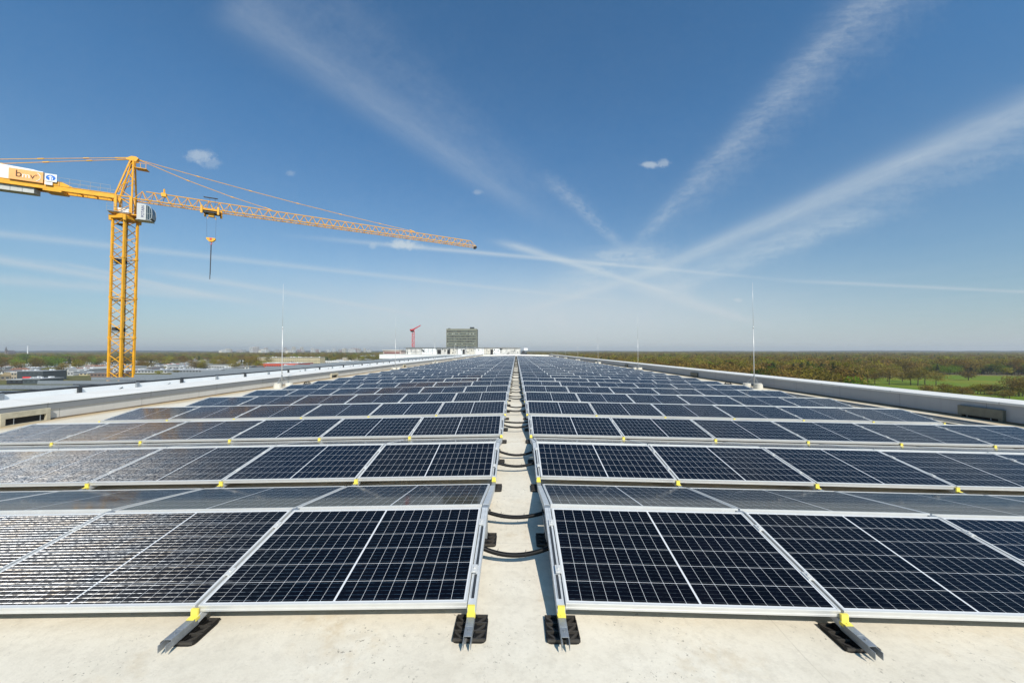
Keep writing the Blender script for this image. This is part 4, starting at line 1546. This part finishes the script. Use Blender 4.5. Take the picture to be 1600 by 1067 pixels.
# ------------------------------------------------------------------ trees
BARK = mat('tree_bark', (0.075, 0.055, 0.04), 0.9, 0, 0.3, 2)
LEAF_SPRING = leaf_material('spring_twigs', [(0.0, (0.135, 0.082, 0.042)), (0.28, (0.155, 0.098, 0.045)), (0.5, (0.135, 0.105, 0.036)), (0.72, (0.155, 0.135, 0.030)), (0.92, (0.19, 0.18, 0.028)), (1.0, (0.10, 0.12, 0.03))])
LEAF_GREEN = leaf_material('fresh_foliage', [(0.0, (0.055, 0.075, 0.02)), (0.4, (0.085, 0.115, 0.022)), (0.75, (0.13, 0.165, 0.025)), (1.0, (0.17, 0.20, 0.03))], 0.35, (1.45, 1.8, 0.8))
LEAF_BROWN = leaf_material('bare_twigs', [(0.0, (0.115, 0.075, 0.045)), (0.6, (0.14, 0.098, 0.05)), (1.0, (0.15, 0.12, 0.045))], 0.25)
LEAF_DARK = leaf_material('dark_conifer', [(0.0, (0.018, 0.032, 0.018)), (1.0, (0.04, 0.06, 0.025))], 0.15)


def crown_points(rg, H, Wd, z0, clumps, per, size):
    f = MB()
    for cidx in range(clumps):
        while True:
            p = Vector((rg.uniform(-1, 1), rg.uniform(-1, 1), rg.uniform(-0.9, 1)))
            if 0.25 < p.length < 1.0:
                break
        cc = Vector((p.x * Wd * 0.5, p.y * Wd * 0.5, z0 + (H - z0) * (0.5 + 0.48 * p.z)))
        cr_ = Wd * rg.uniform(0.09, 0.17)
        for _ in range(per):
            q = cc + Vector((rg.gauss(0, cr_), rg.gauss(0, cr_), rg.gauss(0, cr_ * 0.75)))
            if q.z > H * 1.05 or q.z < z0 * 0.8:
                continue
            s_ = size * rg.uniform(0.5, 1.3)
            d = Vector((rg.gauss(0, 1), rg.gauss(0, 1), rg.gauss(0, 1) + 0.3)).normalized()
            u = d.orthogonal().normalized()
            u.rotate(Matrix.Rotation(rg.uniform(0, 6.28), 3, d))
            w_ = d.cross(u)
            f.face([q - u * s_ * 0.9, q - w_ * s_ * 0.32, q + u * s_ * 0.9, q + w_ * s_ * 0.36])
    return f


def trunk_mb(rg, H, z0, Wd, limbs=9, r=0.32):
    f = MB()
    p0, p1 = Vector((0, 0, -0.2)), Vector((rg.uniform(-.2, .2), rg.uniform(-.2, .2), z0 * 0.95))
    f.bar(p0, p1, r, r * 0.72, 7)
    top = Vector((p1.x + rg.uniform(-.6, .6), p1.y + rg.uniform(-.6, .6), H * 0.75))
    f.bar(p1, top, r * 0.7, r * 0.2, 6)
    for i in range(limbs):
        an = rg.uniform(0, 6.28)
        st = p1.lerp(top, rg.uniform(0.0, 0.6))
        e1 = st + Vector((math.cos(an) * Wd * 0.22, math.sin(an) * Wd * 0.22, rg.uniform(0.08, 0.2) * H))
        e2 = e1 + Vector((math.cos(an + rg.uniform(-.5, .5)) * Wd * 0.18, math.sin(an + rg.uniform(-.5, .5)) * Wd * 0.18, rg.uniform(0.02, 0.15) * H))
        f.bar(st, e1, r * 0.36, r * 0.2, 5)
        f.bar(e1, e2, r * 0.2, r * 0.07, 4)
        for _ in range(2):
            e3 = e1 + Vector((rg.uniform(-1, 1), rg.uniform(-1, 1), rg.uniform(0.3, 1))) * Wd * 0.14
            f.bar(e1, e3, r * 0.15, r * 0.05, 4)
    return f


def conifer_points(rg, H, Wd, n_, size):
    f = MB()
    for _ in range(n_):
        q = rg.random() ** 0.7
        z_ = H * (1 - q) * 0.95 + H * 0.04
        rr = Wd * 0.5 * (q * 0.9 + 0.08) * rg.uniform(0.6, 1.05)
        an = rg.uniform(0, 6.28)
        c_ = Vector((rr * math.cos(an), rr * math.sin(an), z_))
        o_ = Vector((math.cos(an), math.sin(an), -0.35)).normalized()
        t_ = o_.cross(Vector((0, 0, 1))).normalized()
        s_ = size * rg.uniform(0.6, 1.3)
        f.face([c_ - t_ * s_ * 0.5, c_ - o_ * s_ * 0.5, c_ + t_ * s_ * 0.5, c_ + o_ * s_])
    return f


# near tree kinds: (trunk mesh, crown mesh)
KINDS = []
for i, (H, Wd, z0, cl, per, sz) in enumerate(((12.5, 11.5, 4.0, 46, 26, 0.50), (11.5, 10.0, 3.6, 40, 26, 0.48), (13.0, 12.5, 4.4, 52, 24, 0.52), (9.0, 9.5, 2.2, 40, 28, 0.55))):
    rg = random.Random(50 + i)
    tr_ = trunk_mb(rg, H, z0, Wd).mesh('trunk', BARK)
    KINDS.append((tr_, crown_points(rg, H, Wd, z0, cl, per, sz)))
CROWNS = {}


def crown_mesh(i, leaf):
    if (i, leaf.name) not in CROWNS:
        CROWNS[(i, leaf.name)] = KINDS[i][1].mesh('crown', leaf)
    return CROWNS[(i, leaf.name)]


rgc = random.Random(77)
CONIFER_TR = MB().bar((0, 0, -0.2), (0, 0, 11.5), 0.25, 0.05, 6).mesh('trunk', BARK)
CONIFER_CR = conifer_points(rgc, 13.0, 6.0, 900, 0.8).mesh('crown', LEAF_DARK)


def tree(name, label, x_, y_, kind, leaf, scale=1.0, group=None, rz=None):
    e = thing(name, label, 'tree', (x_, y_, GROUND_Z), rz if rz is not None else random.uniform(0, 6.28), group)
    e.scale = (scale * random.uniform(0.92, 1.08), scale * random.uniform(0.92, 1.08), scale)
    if kind == 'conifer':
        link('trunk', CONIFER_TR, e)
        link('crown', CONIFER_CR, e)
    else:
        link('trunk', KINDS[kind][0], e)
        link('crown', crown_mesh(kind, leaf), e)
    return e


random.seed(31)
# oaks standing in the meadow, read from their feet
oaks = [(1356, 598.5, 0, LEAF_SPRING, 1.05, 'olive budding oak, outermost of the meadow trees towards the wood'),
        (1367, 600.5, 1, LEAF_SPRING, 0.80, 'smaller olive oak beside the outermost meadow oak'),
        (1386.5, 596.5, 1, LEAF_BROWN, 0.85, 'grey twigged oak standing behind a broad brown oak in the meadow'),
        (1389.5, 601.5, 2, LEAF_BROWN, 0.98, 'broad brown oak with its own gap to each side in the meadow'),
        (1410, 596.5, 3, LEAF_BROWN, 0.85, 'thin hazy small tree in the gap of the meadow oaks'),
        (1423, 601.6, 0, LEAF_BROWN, 0.95, 'brown flat-topped oak, first of four close together in the meadow'),
        (1434, 602.4, 2, LEAF_BROWN, 0.98, 'brown wide oak, second of four close together in the meadow'),
        (1445, 600.8, 1, LEAF_BROWN, 1.05, 'brown spreading oak, third of four close together in the meadow'),
        (1462.5, 602.8, 0, LEAF_BROWN, 0.90, 'brown slender oak ending the line of meadow trees'),
        (1513, 594.4, 3, LEAF_BROWN, 0.95, 'lone small brown tree out in the open meadow')]
for px, py, kd, lf, s_, lab in oaks:
    p = on_ground(px, py)
    tree('oak_tree', lab, p.x, p.y, kd, lf, s_, 'oaks standing in the meadow')
# shrubs and bushes near the parapet
rs = random.Random(9)
for i in range(24):
    px = 1450 + i * 7.0 + rs.uniform(-3, 3)
    py = 617 + rs.uniform(-3, 4) + i * 0.1
    p = on_ground(px, py)
    tree('thicket_tree', 'low olive brown tree in the thicket right under the woodland parapet', p.x, p.y, 3, LEAF_SPRING if rs.random() < .7 else LEAF_BROWN, rs.uniform(0.25, 0.70), 'thicket trees below the parapet')
for i, px in enumerate((1584, 1592, 1601)):
    p = on_ground(px, 619)
    tree('thicket_tree', 'taller brown tree rising from the thicket at the meadow corner', p.x, p.y, (0, 2, 1)[i], LEAF_BROWN, 0.86, 'taller trees at the meadow corner')
for i in range(26):
    px = 1418 + i * 8.2 + rs.uniform(-3, 3)
    p = on_ground(px, 585.3 - (px > 1500) * 0.4 + rs.uniform(-.5, .5))
    g_ = rs.random()
    tree('hedgerow_tree', 'fresh green tree in the hedgerow along the far meadow edge' if g_ < .6 else 'dark green conifer in the hedgerow along the far meadow edge', p.x, p.y,
         3 if g_ < .6 else 'conifer', LEAF_GREEN, rs.uniform(0.85, 1.25) if g_ < .6 else rs.uniform(.7, .95), 'fresh green hedgerow trees' if g_ < .6 else 'dark hedgerow conifers')

# the wood: many instanced trees, one object
src = bpy.data.collections.new('wood_sources')
SRC = []


def src_tree(nm, f, leaf, tf=None):
    f2 = MB()
    f2.v, f2.f, f2.mi = list(f.v), list(f.f), list(f.mi)
    if tf:
        i = len(f2.v)
        f2.v += tf.v
        f2.f += [tuple(i + q for q in a) for a in tf.f]
        f2.mi += [1] * len(tf.f)
    o = bpy.data.objects.new(nm, f2.mesh(nm, [leaf, BARK]))
    src.objects.link(o)
    SRC.append(o)


for i in range(4):
    rg = random.Random(200 + i)
    H, Wd = (14, 13, 15, 12)[i], (10, 11, 9, 10)[i]
    t_ = MB().bar((0, 0, 0), (0, 0, H * 0.7), 0.3, 0.1, 5)
    for q in range(5):
        an = q * 1.25
        t_.bar((0, 0, H * 0.3), (math.cos(an) * Wd * .35, math.sin(an) * Wd * .35, H * 0.72), 0.14, 0.05, 4)
    src_tree('a_wood_tree_%d' % i, crown_points(rg, H, Wd, H * 0.22, 38, 16, 0.85), (LEAF_SPRING, LEAF_BROWN, LEAF_SPRING, LEAF_SPRING)[i], t_)
rg = random.Random(300)
src_tree('a_wood_tree_8', crown_points(rg, 12, 10, 2.0, 40, 16, 0.85), LEAF_GREEN)
src_tree('a_wood_tree_9', conifer_points(rg, 15, 6.5, 420, 1.2), LEAF_DARK)


def scatter(name, label, pts, kind='stuff'):
    """pts: (x, y, scale, source index)"""
    me = bpy.data.meshes.new(name)
    me.from_pydata([(p[0], p[1], GROUND_Z) for p in pts], [], [])
    rr = random.Random(len(pts))
    a = me.attributes.new('scl', 'FLOAT', 'POINT')
    a.data.foreach_set('value', [p[2] for p in pts])
    a = me.attributes.new('rot', 'FLOAT', 'POINT')
    a.data.foreach_set('value', [rr.uniform(0, 6.28) for p in pts])
    a = me.attributes.new('idx', 'INT', 'POINT')
    a.data.foreach_set('value', [p[3] for p in pts])
    o = link(name, me)
    tag(o, label, 'woodland', kind='stuff')
    ng = bpy.data.node_groups.new(name, 'GeometryNodeTree')
    ng.interface.new_socket('Geometry', in_out='INPUT', socket_type='NodeSocketGeometry')
    ng.interface.new_socket('Geometry', in_out='OUTPUT', socket_type='NodeSocketGeometry')
    N, L = ng.nodes, ng.links
    gi, go = N.new('NodeGroupInput'), N.new('NodeGroupOutput')
    ci = N.new('GeometryNodeCollectionInfo')
    ci.inputs['Collection'].default_value = src
    ci.inputs['Separate Children'].default_value = True
    ci.inputs['Reset Children'].default_value = True
    ip = N.new('GeometryNodeInstanceOnPoints')
    ip.inputs['Pick Instance'].default_value = True

    def attr(nm, ty):
        nd = N.new('GeometryNodeInputNamedAttribute')
        nd.data_type = ty
        nd.inputs['Name'].default_value = nm
        return nd.outputs['Attribute']
    cx = N.new('ShaderNodeCombineXYZ')
    L.new(attr('rot', 'FLOAT'), cx.inputs[2])
    L.new(gi.outputs[0], ip.inputs['Points'])
    L.new(ci.outputs[0], ip.inputs['Instance'])
    L.new(attr('idx', 'INT'), ip.inputs['Instance Index'])
    L.new(cx.outputs[0], ip.inputs['Rotation'])
    L.new(attr('scl', 'FLOAT'), ip.inputs['Scale'])
    L.new(ip.outputs[0], go.inputs[0])
    md = o.modifiers.new('scatter', 'NODES')
    md.node_group = ng
    return o


rw = random.Random(17)
clear_r = [on_ground(px, py) for px, py in ((1338, 720), (1900, 720), (1900, 590), (1650, 587.5), (1470, 584.5), (1380, 588.5), (1338, 592))]
pts = []
for (r0, r1, stp_, sc0, sc1) in ((230, 620, 8.0, 0.55, 1.2), (620, 1300, 11.0, 0.65, 1.2), (1300, 2600, 17.0, 0.75, 1.2), (2600, 5200, 34.0, 0.95, 1.3)):
    ny = int(r1 / stp_)
    for iy in range(-2, ny):
        for ix in range(int(60 / stp_), int(r1 * 1.3 / stp_)):
            x_ = ix * stp_ + rw.uniform(-.45, .45) * stp_
            y_ = iy * stp_ + rw.uniform(-.45, .45) * stp_
            rr = math.hypot(x_, y_)
            if not (r0 <= rr < r1) or y_ < 120 or x_ > y_ * 1.75 + 40 or x_ < 105 - 0.02 * y_ or x_ < 0.03 * y_:
                continue
            if in_poly(x_, y_, clear_r):
                continue
            # clearings and tones follow slow waves
            wv = math.sin(x_ * 0.011 + 1.3) + math.sin(y_ * 0.008 + x_ * 0.004) + math.sin((x_ - y_) * 0.0047)
            if rr > 750 and wv > 1.75:
                continue
            tone = rw.random() + 0.18 * math.sin(x_ * 0.02) * math.sin(y_ * 0.016)
            if tone < 0.62:
                ix_ = rw.choice((0, 1, 2, 3, 1))
            elif tone < 0.9:
                ix_ = rw.choice((0, 2, 3))
            elif tone < 0.985:
                ix_ = 4
            else:
                ix_ = 5
            if 1500 < rr < 2300 and wv < -0.9:
                ix_ = 5 if rw.random() < 0.5 else 1
            pts.append((x_, y_, rw.uniform(sc0, sc1), ix_))
scatter('wood', 'wide brown and olive spring wood stretching to the horizon beyond the woodland parapet', pts)
NW = len(pts)

# town side: belts of trees between the houses
pts = []
for (r0, r1, stp_, sc0, sc1, keep_) in ((1000, 1500, 14.0, 0.75, 1.1, .40), (1500, 2600, 22.0, 0.75, 1.15, .62), (2600, 5200, 36.0, 0.8, 1.15, .8)):
    for iy in range(0, int(r1 / stp_)):
        for ix in range(-int(r1 * 1.3 / stp_), 0):
            x_ = ix * stp_ + rw.uniform(-.45, .45) * stp_
            y_ = iy * stp_ + rw.uniform(-.45, .45) * stp_
            rr = math.hypot(x_, y_)
            if not (r0 <= rr < r1) or y_ < 150 or -x_ > y_ * 1.6 + 30 or x_ > -0.0 * y_:
                continue
            wv = math.sin(x_ * 0.013 + 2.1) + math.sin(y_ * 0.009 + x_ * 0.005) + math.sin((x_ + y_) * 0.006)
            if rw.random() > keep_ * (1.0 + 0.35 * wv):
                continue
            t_ = rw.random()
            pts.append((x_, y_, rw.uniform(sc0, sc1), rw.choice((0, 1, 2, 3)) if t_ < 0.84 else (4 if t_ < .95 else 5)))
scatter('town_woodland', 'belts of brown and green trees threading the town out to the horizon', pts)

# ------------------------------------------------------------------ the town beyond the crane-side parapet
BM = {}


def bmat(c):
    key = tuple(c)
    if key not in BM:
        BM[key] = mat('render_%d' % len(BM), c, 0.75, 0, 0.12, 0.15)
    return BM[key]


WINM = mat('window_dark', (0.05, 0.06, 0.07), 0.2, 0, 0.4, 0.4, 0.6)


def hall(label, px0, px1, py_top, py_base, wall, roof, depth=30.0, style='flat', group=None, name='industrial_hall', accent=None):
    """A building whose front runs between two pixel columns and stands on the ground at py_base."""
    a = on_ground(0.5 * (px0 + px1), py_base)
    y_ = a.y
    xa, xb = at_depth(px0, 548, y_).x, at_depth(px1, 548, y_).x
    ht = max(2.5, at_depth(px0, py_top, y_).z - GROUND_Z)
    xc = 0.5 * (xa + xb)
    hw = 0.5 * (xb - xa)
    e = thing(name, label, 'house' if 'house' in name else 'building', (xc, y_, GROUND_Z), 0, group)
    wm, rm = bmat(wall), bmat(roof)
    if style == 'gable':
        eave = ht * 0.55
        MB().box(-hw, hw, 0, depth, 0, eave).build('wall', wm, e)
        f = MB()
        f.prism([(-hw - 0.5, eave + 0.01), (hw + 0.5, eave + 0.01), (0, ht)] if hw < depth else [(-hw - 0.5, eave + 0.01), (hw + 0.5, eave + 0.01), (hw * 0.86, ht), (-hw * 0.86, ht)], -0.4, depth + 0.4)
        o = f.build('roof', rm, e)
        MB().box(hw * 0.25, hw * 0.25 + 0.8, depth * 0.4, depth * 0.4 + 0.8, ht * 0.8, ht * 1.12).build('chimney', bmat((0.3, 0.17, 0.12)), o)
    else:
        MB().box(-hw, hw, 0, depth, 0, ht - 0.5).build('wall', wm, e)
        o = MB().box(-hw - 0.3, hw + 0.3, -0.3, depth + 0.3, ht - 0.497, ht).build('roof', rm, e)
        f = MB()
        rq = random.Random(int(px0 * 7))
        for q in range(3 + int(hw / 6)):
            xq = rq.uniform(-hw * .9, hw * .9)
            yq = rq.uniform(depth * .1, depth * .85)
            w_ = rq.uniform(0.8, 2.4)
            f.box(xq, xq + w_, yq, yq + w_, ht, ht + rq.uniform(0.5, 1.3))
        f.build('rooflight', bmat((0.62, 0.63, 0.63)), o)
    nfl = max(1, int(ht / 3.4))
    for fl in range(min(nfl, 8) if style != 'gable' else 1):
        z_ = (ht * (fl + 0.35) / nfl) if style != 'gable' else ht * 0.22
        f = MB()
        nw = max(2, int(2 * hw / 3.5))
        for q in range(nw):
            xq = -hw + 2 * hw * (q + 0.22) / nw
            f.box(xq, xq + 2 * hw / nw * 0.55, -0.06, -0.003, z_, z_ + 1.3)
        f.build('window_row', WINM, e)
    if accent:
        MB().box(-hw * 0.55, hw * 0.1, -0.14, -0.065, 0.12 * ht, 0.42 * ht).build('accent_panel', bmat(accent), e)
    return e


GREY, LGREY, WHT, DARK, CREAM, BRICK, REDC = (0.25, 0.26, 0.27), (0.42, 0.42, 0.41), (0.66, 0.65, 0.62), (0.05, 0.06, 0.065), (0.52, 0.44, 0.27), (0.28, 0.15, 0.10), (0.55, 0.08, 0.04)
hall('dark blue grey hall with a bright red panel low on its front', 28, 68, 579.5, 595, DARK, GREY, 16, accent=(0.7, 0.03, 0.03))
hall('low black hall with pale roof edge in front of the dark grey hall', 12, 36, 592.5, 600, (0.02, 0.02, 0.025), LGREY, 14)
hall('slate grey flat block next to the low black hall', 37, 64, 591.5, 600, (0.06, 0.075, 0.08), GREY, 14)
hall('brown gabled house at the edge of the town, tan roof', 2, 17, 582, 594, (0.20, 0.17, 0.13), (0.30, 0.23, 0.13), 12, 'gable', name='gabled_house')
hall('narrow beige house beside the dark grey hall', 18.5, 27.5, 581.5, 594, (0.36, 0.30, 0.22), WHT, 10, name='gabled_house')
hall('white gabled house peeking out between green trees', 24, 32, 568.5, 575, WHT, WHT, 14, 'gable', name='gabled_house')
hall('white villa with a stepped roof beside the green trees', 19, 27, 573.5, 579, WHT, WHT, 14, 'gable', name='gabled_house')
for i, px in enumerate((50, 57, 64, 71)):
    hall('white house with grey roof in the short terrace behind the dark hall', px, px + 6.0, 568.8 + i * 0.1, 573.5, WHT, GREY, 16, 'gable', 'terrace of white houses', 'terraced_house')
hall('white pale roofed house at the end of the terrace', 80, 92, 569, 574, WHT, (0.12, 0.15, 0.18), 16, 'gable', name='terraced_house')
hall('dark roofed hall with low white wall amid trees', 92, 108, 570.5, 574.5, (0.4, .38, .35), DARK, 20)
hall('grey apartment block between tree tops', 70, 79, 562.5, 567.5, (0.27, 0.25, 0.22), GREY, 20, name='apartment_block')
hall('blue grey roofed block amid brown trees', 81, 96, 561.5, 565.5, (.3, .28, .26), (0.10, 0.12, 0.16), 22, name='apartment_block')
hall('long low white hall before the crane mast', 84, 122, 574.5, 579, WHT, LGREY, 30)
hall('broad grey roofed hall with a yellow panel left of the mast', 108, 140, 576.5, 584, GREY, LGREY, 40, accent=(0.75, 0.55, 0.03))
hall('pale roofed hall directly behind the crane mast', 148, 188, 573, 582, LGREY, LGREY, 30)
hall('low brown shed roof at the foot of the crane mast', 142, 176, 583.5, 589, (0.20, 0.13, 0.10), (0.24, 0.17, 0.14), 16)
hall('white workshop with dark openings beyond the mast', 233, 262, 570, 576.5, WHT, LGREY, 26)
hall('black clad cube next to the white workshop', 229, 238, 568.5, 576, DARK, DARK, 16)
hall('bright red showroom block amid white halls', 261, 267, 568.5, 573.5, REDC, REDC, 14)
hall('white distribution shed with grey roof', 268, 290, 569.5, 575, WHT, GREY, 30)
hall('flat grey warehouse roof beyond the low wing', 211, 262, 578.5, 583, LGREY, GREY, 40)
hall('long pale warehouse with slate roof', 306, 372, 569.5, 577, LGREY, (0.2, 0.21, 0.215), 40)
hall('wide grey roofed storage hall', 262, 340, 578, 582.5, GREY, (0.33, 0.34, 0.345), 30)
hall('long red brick walled hall with grey roof', 398, 466, 567.5, 574.5, REDC, LGREY, 40)
hall('long cream apartment slab with dark window rows', 402, 500, 558.2, 569.5, CREAM, LGREY, 18, name='apartment_block')
hall('white flat hall with bright roof edge', 496, 566, 564.2, 568.5, WHT, WHT, 30)
hall('beige gabled warehouse before the olive trees', 535, 552, 558.5, 564.5, (0.50, 0.42, 0.32), (0.5, .46, .4), 24)
hall('cream shed in front of a brown tree group', 335, 362, 560.2, 564, CREAM, (0.5, 0.38, 0.12), 30)
hall('long pale factory roof near the skyline', 370, 440, 558.5, 562.5, LGREY, (0.4, .39, .38), 40)
hall('light grey stepped hall by the white wing', 562, 592, 555.6, 561.5, LGREY, (0.38, 0.40, 0.42), 40)
hall('pale hall right of the far roof end', 848, 868, 551.0, 553.6, (0.5, 0.46, 0.38), LGREY, 60)
hall('white block beyond the far end of the solar roof', 875, 886, 550.6, 553.4, WHT, WHT, 60)
hall('pale blue grey building peeking over the woods', 931, 944, 551.4, 554.2, (0.45, 0.47, 0.48), LGREY, 40)
# small houses scattered in the middle distance
rt = random.Random(23)
cnt = 0
for i in range(105):
    px = rt.uniform(0, 600)
    py = rt.choice((rt.uniform(555.5, 562), rt.uniform(558, 575)))
    if py > 566 + (600 - px) * 0.02:
        continue
    w_ = rt.uniform(3.5, 12) * (0.5 + (py - 553) / 18)
    h_ = rt.uniform(2.0, 3.4) * (0.55 + (py - 553) / 16)
    wall = rt.choice((WHT, WHT, CREAM, LGREY, BRICK, (0.35, 0.32, 0.28)))
    rf = rt.choice((GREY, (0.25, 0.13, 0.08), LGREY, (0.14, 0.13, 0.13), (0.45, 0.44, 0.42)))
    hall('small house among the trees of the town beyond the crane side parapet', px, px + w_, py - h_, py, wall, rf, rt.uniform(10, 22), 'gable' if rt.random() < .6 else 'flat', 'small houses in the distant town', 'town_house')
    cnt += 1
for i in range(26):
    px = 1183 + rt.random() * 32
    py = 554.6 + rt.random() * 2.0
    hall('tiny white house in the far village within the wood', px, px + rt.uniform(1.2, 2.6), py - rt.uniform(0.8, 1.5), py, WHT, rt.choice((WHT, LGREY, BRICK)), 20, 'gable', 'white houses of the far village', 'village_house')
for i in range(135):
    px = rt.uniform(-10, 460)
    lim = 592 - max(px, 0) * 0.036
    py = rt.uniform(562, lim)
    w_ = rt.uniform(5, 22) * (0.5 + (py - 553) / 25)
    h_ = rt.uniform(1.6, 3.0) * (0.6 + (py - 553) / 18)
    if rt.random() < 0.6:
        hall('low pale workshop hall in the yards between the low wing and the town', px, px + w_, py - h_, py, rt.choice((WHT, LGREY, LGREY, GREY, CREAM, BRICK)), rt.choice((LGREY, LGREY, GREY, (0.5, 0.5, 0.49))), rt.uniform(14, 30), 'flat', 'workshop halls in the yards')
    else:
        hall('small house among the trees of the town beyond the crane side parapet', px, px + w_ * .5, py - h_ * 1.2, py, rt.choice((WHT, WHT, LGREY, BRICK)), rt.choice((GREY, (0.25, 0.13, 0.08), (0.14, 0.13, 0.13))), rt.uniform(9, 16), 'gable', 'small houses in the distant town', 'town_house')
# skyline of the city
for i in range(46):
    px = rt.choice((rt.uniform(335, 640), rt.uniform(395, 560)))
    d_ = rt.uniform(2500, 4200)
    w_ = rt.uniform(2, 9)
    top = 546.9 - abs(rt.gauss(0, 2.0))
    xa = at_depth(px, 548, d_).x
    xb = at_depth(px + w_, 548, d_).x
    ht = at_depth(px, top, d_).z - GROUND_Z
    wl = rt.choice((WHT, (0.5, 0.45, 0.42), LGREY, (0.42, 0.30, 0.27), (0.6, 0.55, 0.45)))
    e = thing('city_block', 'pale block on the hazy city skyline', 'building', (xa, d_, GROUND_Z), group='blocks on the city skyline')
    MB().box(0, xb - xa, 0, 25, 0, ht).build('wall', bmat(wl), e)
    f = MB()
    for q in range(int(ht / 5)):
        f.box(1, xb - xa - 1, -0.2, -0.02, q * 5 + 2, q * 5 + 4)
    f.build('window_row', WINM, e)
    MB().box((xb - xa) * .3, (xb - xa) * .55, 5, 15, ht, ht + rt.uniform(1, 4)).build('roof_house', bmat(GREY), e)
for (px, py, lab) in ((412, 546.0, 'cream white office block, taller than the skyline around it'), (350, 546.5, 'stepped white block standing out of the skyline'), (454, 546.8, 'broad white block on the skyline behind the lightning rod')):
    d_ = 2600
    a = at_depth(px, 548, d_)
    ht = at_depth(px, py, d_).z - GROUND_Z
    e = thing('city_block', lab, 'building', (a.x, d_, GROUND_Z))
    MB().box(-20, 16, 0, 30, 0, ht).build('wall', bmat(WHT), e)
    MB().box(-38, -20.1, 0, 30, 0, ht * 0.8).build('wing', bmat((0.6, 0.55, 0.45)), e)
    f = MB()
    for q in range(int(ht / 5)):
        f.box(-18, 14, -0.2, -0.02, q * 5 + 2, q * 5 + 4)
    f.build('window_row', WINM, e)
# slender chimney and a church on the horizon
a = at_depth(43.3, 548, 1500)
e = thing('slender_chimney', 'slender white chimney rising over the wooded horizon', 'chimney', (a.x, 1500, GROUND_Z))
ht = at_depth(43.3, 539.5, 1500).z - GROUND_Z
MB().bar((0, 0, 0), (0, 0, ht), 2.0, 1.0, 12).build('shaft', WHITE, e)
MB().bar((0, 0, ht), (0, 0, ht + 1.2), 1.2, 1.2, 12).build('cap', bmat(GREY), e)
a = at_depth(10.5, 548, 1400)
e = thing('church', 'dark church with a pointed spire on the horizon', 'church', (a.x, 1400, GROUND_Z))
MB().box(-8, 6, 0, 22, 0, 19).build('nave', bmat((0.17, 0.13, 0.12)), e)
MB().prism([(-8.5, 19.01), (6.5, 19.01), (-1, 27)], 0, 22).build('roof', bmat((0.12, 0.11, 0.12)), e)
MB().box(-2.5, 2.5, -4, -0.05, 0, 27).build('tower', bmat((0.17, 0.13, 0.12)), e)
MB().bar((0, -2, 27.02), (0, -2, 43), 3.4, 0.1, 8).build('spire', bmat((0.10, 0.10, 0.11)), e)
# trees standing between the houses
rt = random.Random(41)
for i in range(270):
    q = rt.random()
    if q < 0.45:
        px, py = rt.uniform(-10, 160), rt.choice((rt.uniform(562, 570), rt.uniform(566, 580)))
    elif q < 0.75:
        px, py = rt.uniform(160, 420), rt.uniform(559, 579)
    else:
        px, py = rt.uniform(400, 600), rt.uniform(557, 567)
    p = on_ground(px, py)
    g_ = rt.random()
    if px < 160 and g_ < .45:
        tree('town_tree', 'fresh green tree standing between the roofs of the town', p.x, p.y, rt.choice((0, 1, 2, 3)), LEAF_GREEN, rt.uniform(0.9, 1.45), 'green trees in the town')
    elif g_ > .92:
        tree('town_conifer', 'dark conifer standing between the roofs of the town', p.x, p.y, 'conifer', None, rt.uniform(0.75, 1.1), 'conifers in the town')
    else:
        tree('town_tree', 'brown budding tree standing between the roofs of the town', p.x, p.y, rt.choice((0, 1, 2, 3)), LEAF_SPRING if g_ < .75 else LEAF_BROWN, rt.uniform(0.8, 1.35), 'brown trees in the town')
for px, py, s_, lab in ((366, 577.5, 1.1, 'big golden brown tree before the long pale warehouse'), (76, 587, .8, 'reddish brown bush like tree behind the dark hall'), (92, 585, .75, 'golden low tree beside the long white hall'),
                        (500, 569, 1.0, 'brown tree at the end of the cream apartment slab'), (556, 563.5, .9, 'yellow olive tree beside the beige warehouse'), (248, 586, .45, 'pale green shrub tree by the flat warehouse roof'),
                        (275, 585, .45, 'pale green small tree beyond the skylight rows')):
    p = on_ground(px, py)
    tree('town_tree', lab, p.x, p.y, 3, LEAF_SPRING, s_ * 1.2)

# ------------------------------------------------------------------ haze
hz = bpy.data.materials.new('thin_air')
hz.use_nodes = True
t = hz.node_tree
t.nodes.remove(t.nodes['Principled BSDF'])
pv = t.nodes.new('ShaderNodeVolumePrincipled')
pv.inputs['Color'].default_value = (0.90, 0.93, 0.95, 1)
pv.inputs['Density'].default_value = 1.3e-4
pv.inputs['Anisotropy'].default_value = 0.2
t.links.new(pv.outputs[0], t.nodes['Material Output'].inputs['Volume'])
HAZE_ON = True
if HAZE_ON:
    tag(MB().box(-9100, 9100, -700, 9100, GROUND_Z - 1.2, 75).build('haze', hz), 'thin pale haze over the far town and woods', 'haze', kind='stuff')
